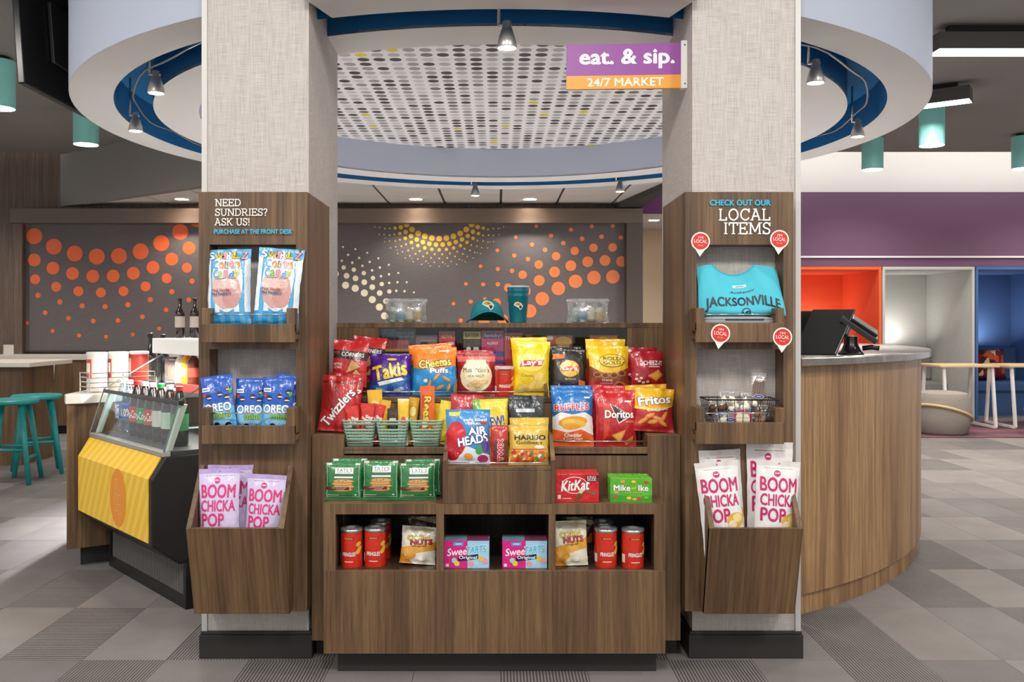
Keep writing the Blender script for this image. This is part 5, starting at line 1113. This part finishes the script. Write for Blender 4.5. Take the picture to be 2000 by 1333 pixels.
pack('wafer_bar', 'red wafer bar at the front middle of the left basket', 698, 726, 790, 3.468, 'cf2a22', d_kk, 4, 4, 61); pack('wafer_bar', 'red wafer bar leaning right in the left basket', 712, 738, 792, 3.488, 'd3261f', d_kk, 12, 4, 62)
pack('peanut_pack', 'yellow peanut candy pack standing tall in the left basket', 722, 751, 763, 3.508, 'eeb71c', d_yel, -3, 2, 63); pack('peanut_pack', 'yellow candy pack leaning behind the red bars', 731, 752, 783, 3.498, 'e8ab18', None, 8, 2, 64)
pack('chocolate_bar', 'dark chocolate bar in the middle basket', 756, 778, 799, 3.46, '3a2018', d_brown, 0, 4, 65); pack('fruit_chew_pack', 'white and yellow fruit chew pack in the middle basket', 775, 797, 780, 3.462, 'eee8da', d_fruit, 1, 3, 66)
pack('caramel_bar', 'gold candy bar in the middle basket', 790, 810, 778, 3.49, 'd9a326', d_yel, 6, 2, 67); pack('caramel_bar', 'dark blue candy bar at the back of the middle basket', 796, 814, 772, 3.512, '27304a', None, 5, 1, 68)
pack('peanut_butter_pack', 'tall orange peanut butter cup pack in the right basket', 820, 849, 755, 3.465, 'e8641e', d_reese, 0, 4, 69)
pack('yellow_candy_pack', 'yellow candy pack leaning at the right of the right basket', 846, 876, 786, 3.47, 'f0d222', None, 10, 4, 70); pack('yellow_candy_pack', 'pale yellow candy pack behind the leaning one', 842, 868, 790, 3.50, 'e6c41e', None, 4, 3, 71)
# ---------------------------------------------------------------- medicine cabinet contents
def mbox(lab, px0, px1, yt, col, prints, d=4.10, T=.04, name='medicine_box', cat='medicine box'):
    W = (px1-px0)*d/F; H = Z(yt, d)-HZ0
    o = MB().box(-W/2, W/2, 0, T, 0, H).build(name, film(col), loc=(X((px0+px1)/2, d), d, HZ0), bevel=.0015); tag(o, lab, cat, 'boxes behind the display glass')
    p = Print(); p.asp = H/W; prints(p); p.build('box_print', lambda a, b, l: Vector((a*W, -.0004-.00005*l, b*H)), o); return o
mbox('dark card offering chargers and electronics behind the glass', 744, 812, 640, '3c3433', lambda p: [p.text('NEED', -.29, .93, .38, .05, '4fb6d2', .03), p.text('CHARGERS OR', .0, .855, .92, .05, '4fb6d2', .03), p.text('ELECTRONICS?', .0, .78, .92, .05, '4fb6d2', .03), p.rect(-.44, .3, .45, .68, 'b8505e'), p.rect(-.44, .3, .40, .47, 'd8a24a')], T=.006, name='charger_card', cat='card')
mbox('mauve box with dark panel behind the glass', 812, 854, 655, '8a6f74', lambda p: [p.ell(-.1, .72, .18, .1, '3a3234'), p.rect(-.3, .4, .8, .86, '9d858a')])
mbox('red pink pain relief box behind the glass', 857, 889, 647, 'd23f52', lambda p: [p.text('ADVIL', .0, .85, .7, .09, 'f0c23a', .03), p.rect(.05, .42, .62, .7, 'f4dce0'), p.rect(-.4, .1, .5, .52, 'f4b8c0')])
mbox('dark brown aspirin box with yellow band', 905, 939, 648, '46352b', lambda p: [p.rect(-.5, .5, .80, 1, 'd8b62c'), p.text('BAYER', .0, .89, .8, .11, '2a2018', .03), p.ell(-.2, .52, .13, .06, 'efe8e0'), p.rect(.08, .38, .47, .57, 'e8d8d8'), p.ell(.2, .3, .14, .05, 'c8b84a')])
mbox('pink and blue allergy box behind the glass', 940, 984, 646, 'c63a6a', lambda p: [p.rect(-.42, .42, .78, .94, '5a2f7a'), p.text('Benadryl', 0, .86, .74, .11, 'f4eef4', .02), p.text('ALLERGY', 0, .66, .5, .07, 'f6d4e0', .03), p.rect(-.5, .5, .30, .44, '3a4aa0'), p.rect(-.5, .5, .10, .18, '3a4aa0')])
mbox('red pain tablet box with white lettering', 985, 1021, 650, 'c02e38', lambda p: [p.text('TYLENOL', 0, .84, .88, .10, 'f6eeea', .02), p.ell(.05, .55, .18, .08, 'f0e0e0'), p.ell(.15, .45, .14, .06, 'd8404a')])
mbox('orange and grey packet with slanted lettering', 1068, 1118, 655, 'b8502c', lambda p: [p.ell(.15, .8, .32, .16, 'd8a23a'), p.rect(-.48, -.26, .86, .98, 'e8d8d0'), p.rect(-.42, .3, .58, .66, 'f4ece6')])
mbox('orange box with round emblem behind the glass', 1152, 1206, 655, 'e2702a', lambda p: [p.ell(0, .72, .24, .24, 'f0b04a'), p.ell(0, .72, .16, .16, 'e2702a')])
t = thing('vitamin_jar', 'dark red round jar beside the pain tablet box', 'jar', (X(1033, 4.12), 4.125, HZ0), group='boxes behind the display glass')
MB().lathe([(.030, 0), (.032, .004), (.032, .11), (.026, .122)], n=24).build('jar_body', film('6d1f22'), t, smooth=40); MB().lathe([(.028, .122), (.028, .15), (0, .15)], n=24).build('cap', film('a02a2a'), t, smooth=40)
MB().lathe([(.0325, .03), (.0325, .09)], n=24, cap=False).build('label_band', ink('b8443a'), t, smooth=40)
# ---------------------------------------------------------------- things on the display top
TOPZ = 1.262
def kit(side_, px, yaw, seed):
    d = 4.15; x = X(px, d)
    o = bag('toiletry_pouch', 'clear zip pouch of travel bottles on the %s of the display top' % side_, 'pouch', px-41, px+41, 584, d, TOPZ, 'ffffff', None, T=.075, lean=0, seed=seed, mat=clear('pouch_film_'+side_, 'f4f6f6', .14, .12, .24), group='clear toiletry pouches', wr=1.2, seal=.04, yaw=yaw)
    MB().tube([(-.098, 0, .100), (.098, 0, .100)], .003, 8).build('zip', plain('zip_white', 'e4e4e2', .4), o, smooth=True)
    for k, (dx, body, lab_, cap, nm) in enumerate(((-.060, 'b8cfc4', '8fb0a4', '2a2a2a', 'pale green'), (-.024, 'dfe3e2', '4f9fc4', 'e8e8e6', 'blue labelled'), (.016, 'c9ad6c', 'efe9dc', '2a2a2a', 'amber'), (.054, 'e0ddd2', 'd8bc3a', '2a2a2a', 'yellow labelled'))):
        b = thing('travel_bottle', '%s travel bottle in the %s clear pouch' % (nm, side_), 'bottle', (x+dx, d, TOPZ+.004), group='travel bottles in the pouches')
        MB().lathe([(.015, 0), (.0175, .003), (.0175, .058), (.012, .067), (.007, .070)], n=16).build('body', plain('travel_'+body, body, .2), b, smooth=40)
        MB().lathe([(.0095, .068), (.0095, .087), (0, .087)], n=14).build('cap', plain('cap_'+cap, cap, .4), b, smooth=40)
        MB().lathe([(.0178, .012), (.0178, .048)], n=18, cap=False).build('label_band', ink(lab_), b, smooth=40)
kit('left', 793, 3, 80); kit('right', 1148, -3, 81)
# team cap
CT = NT('teal_twill'); CT.set(Base_Color=hexc('1a8f9a'), Roughness=.8); CT.bump(CT.noise((1, 1, 1), sc=300, det=2), .2, .001)
hat = thing('baseball_cap', 'teal baseball cap with gold and black cat emblem on the display top', 'cap', (X(953, 4.14), 4.14, TOPZ), (0, 0, R(4))); hat.scale = (1.08,)*3
m = MB(); N1, N2 = 28, 12; vs = []
for j in range(N2+1):
    for i in range(N1+1):
        a = math.pi+math.pi*2*i/N1; ph = (j/N2)*math.pi/2
        base = .010+.040*max(0, -math.sin(a))**2*1.0
        r = math.cos(ph)**.75; z = base+(.100-base)*math.sin(ph)**.9
        vs.append((.074*r*math.cos(a), .062+.080*r*math.sin(a), z))
m.add(vs, [(j*(N1+1)+i, j*(N1+1)+i+1, (j+1)*(N1+1)+i+1, (j+1)*(N1+1)+i) for j in range(N2) for i in range(N1)])
cr = m.build('crown', CT.m, hat, smooth=True); so = cr.modifiers.new('thick', 'SOLIDIFY'); so.thickness = .002
m = MB(); vs = []; NB = 24
for j in range(7):
    for i in range(NB+1):
        s = i/NB*2-1; f = j/6; half = .078+.012*f*(1-f)*2
        x = s*half*1.12; dep = (1-abs(s)**2.4)**.5; y = .062-.080*math.sqrt(max(0, 1-min(1, abs(s))**2))*.98-f*.062*dep
        z = .052*(1-abs(s)**2.0)-.006*f*dep+.0015; vs.append((x, y, max(z, .0015)))
m.add(vs, [(j*(NB+1)+i, j*(NB+1)+i+1, (j+1)*(NB+1)+i+1, (j+1)*(NB+1)+i) for j in range(6) for i in range(NB)])
bm_ = m.build('brim', CT.m, hat, smooth=True); so = bm_.modifiers.new('thick', 'SOLIDIFY'); so.thickness = .003
MB().lathe([(0, .006), (.006, .005), (.007, 0)], (0, .062, .099), 12).build('top_button', CT.m, hat, smooth=True)
def emblem(p, s):
    p.poly([(-1.0*s, .25*s), (-.7*s, .75*s), (-.1*s, .9*s), (.6*s, .6*s), (1.0*s, .1*s), (.75*s, -.5*s), (.35*s, -.8*s), (.1*s, -.35*s), (-.4*s, -.1*s)], 'e8e4d8')
    p.poly([(-.8*s, .3*s), (-.5*s, .65*s), (.1*s, .7*s), (.6*s, .3*s), (.2*s, .1*s), (-.3*s, .15*s)], 'c9a04a'); p.poly([(.1*s, .0), (.6*s, .15*s), (.75*s, -.2*s), (.4*s, -.6*s), (.25*s, -.3*s)], '25282a'); p.ell(.05*s, .4*s, .14*s, .09*s, '25282a', 10)
p = Print(); emblem(p, .026)
def hatmap(a, b, l):
    z = .072+b; ph = math.asin(min(1, max(0, (z-.05)/.050))**(1/.9)); r = math.cos(ph)**.75; s = max(-.95, min(.95, a/(.074*max(r, .3)))); return Vector((a, .062-.080*r*math.sqrt(1-s*s)-.003-.0002*l, z))
p.build('emblem', hatmap, hat, nx=6, ny=6, box=(-.03, .03, -.03, .03), gloss=False)
# stadium cup
cp = thing('stadium_cup', 'teal plastic cup with silver emblem beside the cap', 'cup', (X(1012, 4.13), 4.13, TOPZ))
cup_m = plain('teal_cup', '0c6f7c', .25)
MB().lathe([(.036, 0), (.038, .002), (.0465, .118), (.0475, .120), (.0475, .124), (.0468, .126), (.048, .140), (.049, .142), (.049, .146), (.0485, .148), (.0495, .162)], n=40).build('cup_body', cup_m, cp, smooth=35)
MB().lathe([(.0495, .160), (.0515, .162), (.0515, .167), (.046, .168), (0, .166)], n=40).build('lid', plain('cup_lid', 'cfe0e0', .3), cp, smooth=35)
p = Print(); emblem(p, .022); p.build('emblem', lambda a, b, l: Vector(((.0435+.0003*l)*math.sin(a/.0435), -(.0445+.0003*l)*math.cos(a/.0435), .075+b)), cp, nx=8, box=(-.03, .03, -.03, .03), gloss=False)
# ---------------------------------------------------------------- shirts on the right panel
def cloth(h):
    t = NT('jersey_'+h); n = t.noise((1, 1, 1), sc=9, det=3); t.set(Base_Color=hexc(h), Roughness=.85); t.bump(n, .35, .02); return t.m
def folded(lab, loc, W, Dp, H, col, pr=None):
    m = MB(); n = 18; sec = []
    for k in range(n):
        a = 2*math.pi*k/n; c, s = math.cos(a), math.sin(a); sec.append((Dp/2*math.copysign(abs(c)**.35, c), H/2+H/2*math.copysign(abs(s)**.6, s)))
    NX = 12; vs = []
    for i in range(NX+1):
        f = i/NX*2-1; e = 1-.35*abs(f)**10
        for y, z in sec: vs.append((f*W/2, y, H/2+(z-H/2)*e))
    m.add(vs, [(i*n+k, i*n+(k+1) % n, (i+1)*n+(k+1) % n, (i+1)*n+k) for i in range(NX) for k in range(n)]+[list(range(n)), [NX*n+k for k in range(n)]])
    o = m.build('folded_shirt', cloth(col), loc=loc, smooth=True); tag(o, lab, 'shirt', 'shirts on the right panel')
    if pr: p = Print(); pr(p); p.build('shirt_print', lambda a, b, l: Vector((a, -Dp/2-.0012-.00005*l, b)), o, gloss=False)
    return o
zs = 1.221
folded('grey printed shirt folded between the aqua and the dark blue shirt', (.875, 3.345, zs+.0305), .262, .13, .034, 'a9a9ad', lambda p: [p.rect(-.05, .09, .019, .025, '3a3a42'), p.rect(-.08, .0, .008, .010, '3a3a42'), p.rect(.02, .10, .006, .008, '5a5a62')])
folded('dark blue shirt folded at the bottom of the shirt tray', (.862, 3.348, zs), .25, .12, .030, '1f5f9a')
sd, sW, sH = 3.325, .316, .190
sx0 = X(1449, sd); m = MB(); NU, NV = 34, 22
def shirt_pt(u, v, sg):
    sc = max(0, 1-((u+.12)/.50)**2)**.8
    top = 1-.20*sc-(.06*max(0, (abs(u)-.72)/.28)**2)-(.05*max(0, u-.35) if u > .35 else 0)
    w_ = sW/2*(1-.10*v*(u > 0)-.015*v*(u < 0)); rise = v*top*sH
    t = .030*(1-abs(u)**5)**.5*(1-.75*v)*(1-(1-min(1, v/.10))**2*.8)+.002
    wr = .004*math.sin(u*5+v*3)+.003*math.sin(u*11-v*4)*(1-v)+.0035*math.sin((u-.5)*9+v*7)*max(0, u)
    return Vector((u*w_, sg*t+wr+.055*v*v, rise))
for sg in (-1, 1):
    m.add([shirt_pt(i/NU*2-1, j/NV, sg) for i in range(NU+1) for j in range(NV+1)], [(i*(NV+1)+j, (i+1)*(NV+1)+j, (i+1)*(NV+1)+j+1, i*(NV+1)+j+1) for i in range(NU) for j in range(NV)])
st = m.build('graphic_shirt', cloth('4fc1d4'), loc=(sx0, sd, zs+.0665), smooth=True); tag(st, 'aqua shirt with arched navy lettering on the top right tray', 'shirt', 'shirts on the right panel')
p = Print(); p.asp = sH/sW
p.text('JACKSONVILLE', .0, .31, .87, .25, '0c2436', .03, arc=.11).text('Authentic', .0, .56, .30, .055, '0c2436', .0, shear=.3).rect(-.10, .06, .67, .73, 'f2f2ee').rect(-.07, .03, .69, .71, '6a6a6a')
p.ell(.03, .10, .055, .085, '0c2436', 16).ell(.03, .10, .040, .06, '4fc1d4', 16).ell(.05, .08, .03, .04, '0c2436', 12)
p.build('shirt_print', lambda a, b, l: shirt_pt(max(-1, min(1, a*2)), max(0, min(1, b)), -1)+Vector((0, -.0012-.00005*l, 0)), st, nx=34, ny=22, gloss=False)
MB().tube([shirt_pt(-.62+1.0*k/20, 1, -1)+Vector((0, -.001, -.002)) for k in range(21)], .004, 6).build('collar', cloth('43b4c8'), st, smooth=True)
# ---------------------------------------------------------------- black wire basket of sweets
bz = .857; bd2 = 3.325; bxc = X(1443, bd2)
kb = thing('black_wire_basket', 'black wire basket of wrapped sweets on the lower right tray', 'basket', (bxc, bd2, bz)); BW = plain('black_wire', '2a2725', .4, .6)
m = MB(); tw, td, bw_, bdp, bh = .128, .062, .098, .050, .128
m.tube(rr(-tw, tw, -td, td, bh), .0028, 6, closed=True); m.tube(rr(-bw_, bw_, -bdp, bdp, .003), .0022, 6, closed=True); m.build('rim_wires', BW, kb)
for z in (.045, .087):
    f = z/bh; MB().tube(rr(-bw_-(tw-bw_)*f, bw_+(tw-bw_)*f, -bdp-(td-bdp)*f, bdp+(td-bdp)*f, z), .0014, 5, closed=True).build('ring_wire', BW, kb)
for k in range(9):
    f = k/8*2-1
    for s in (-1, 1): MB().tube([(f*bw_, s*bdp, .003), (f*tw, s*td, bh)], .0013, 5).build('upright_wire', BW, kb)
for k in range(4):
    f = k/3*1.2-.6
    for s in (-1, 1): MB().tube([(s*bw_, f*bdp, .003), (s*tw, f*td, bh)], .0013, 5).build('upright_wire', BW, kb)
    MB().tube([(-bw_, f*bdp, .003), (bw_, f*bdp, .003)], .0013, 5).build('floor_wire', BW, kb)
WRAP = clear('sweet_wrap', 'ffffff', .08, .10, .02)
def sweet(lab, dx, dy, dz, W, H, T, roll, seed, fill, sticker=(0, .5), name='sweet_pack'):
    d = bd2+dy; px = CX+(bxc+dx)/d*F
    o = bag(name, lab, 'sweet pack', px-W/2*F/d, px+W/2*F/d, 0, d, bz+dz, 'ffffff', None, T=T, lean=6, roll=roll, seed=seed, H=H, mat=WRAP, group='wrapped sweets in the black basket', wr=1.4, NU=12, NV=16)
    fill(o)
    if sticker:
        p = Print(); p.ell(sticker[0]*W, sticker[1]*H, .018, .008, 'e8e8f0', 18).ell(sticker[0]*W, sticker[1]*H, .0165, .0068, '27408a', 18); p.rect(sticker[0]*W-.009, sticker[0]*W+.009, sticker[1]*H-.001, sticker[1]*H+.001, 'e8e8f0'); p.build('oval_sticker', lambda a, b, l: Vector((a, -T/2-.002-.0002*l, b)), o, gloss=False)
def rods(o):
    for k in range(5): MB().tube([(-.018+.009*k, .003*(k % 2), .006), (-.018+.009*k+.002, .002, .125)], .0042, 8).build('pretzel_rod', plain('pretzel_brown', '6d4428', .5), o, smooth=True)
def disc(c, rad, zc, ring=None):
    def f(o):
        MB().lathe([(0, 0), (rad*.9, .0), (rad, .004), (rad*.9, .009), (0, .010)], n=24).build('cookie', plain('icing_'+c, c, .5), o, loc=(0, .004, zc), rot=(R(90), 0, 0), smooth=40)
        if ring: MB().lathe([(rad, .0), (rad*1.35, .0), (rad*1.35, .002), (rad, .002)], n=24).build('pink_card', ink(ring), o, loc=(0, .006, zc), rot=(R(90), 0, 0))
    return f
def lumps(c, n, W, H, s, seed):
    def f(o):
        r = random.Random(seed)
        for k in range(n):
            pr_ = [(0, -s), (s*.75, -s*.6), (s, 0), (s*.7, s*.65), (0, s)]
            MB().lathe(pr_, n=9).build('sweet_piece', plain('sweet_'+c, c, .6), o, loc=(r.uniform(-W*.36, W*.36), r.uniform(-.008, .008), r.uniform(s*1.2, H*.72)), rot=(r.uniform(0, 3), r.uniform(0, 3), 0), smooth=True)
    return f
sweet('pack of brown pretzel rods standing in the black basket', .072, .022, .065, .056, .155, .022, 5, 90, rods, (0, .42), 'pretzel_pack')
sweet('round cream cookie on pink card in the black basket', .008, -.026, .008, .080, .100, .018, 0, 91, disc('efe2c0', .027, .045, 'd83a72'), None, 'cookie_pack')
sweet('brown nut brittle pack at the left of the black basket', -.072, .0, .035, .070, .090, .024, -3, 92, lumps('5a3624', 7, .07, .09, .014, 3), (.1, .42), 'brittle_pack')
sweet('white popcorn sweet pack at the top of the black basket', -.030, .030, .055, .080, .095, .030, 3, 93, lumps('efe6d2', 9, .08, .095, .013, 5), (.1, .25), 'popcorn_pack')
sweet('cream cookie pack low at the left of the black basket', -.060, -.030, .006, .072, .075, .016, 0, 94, disc('f0e8d0', .024, .034), (.3, .62), 'cookie_pack')
sweet('triangular white chocolate pack leaning in the black basket', .030, .008, .05, .060, .095, .020, 8, 95, lumps('f2ead8', 5, .06, .09, .012, 7), (-.1, .35), 'chocolate_pack')
sweet('brown cookie pack at the right of the black basket', .078, -.018, .02, .060, .085, .022, 6, 96, lumps('9a6a42', 6, .06, .085, .013, 9), None, 'cookie_pack')
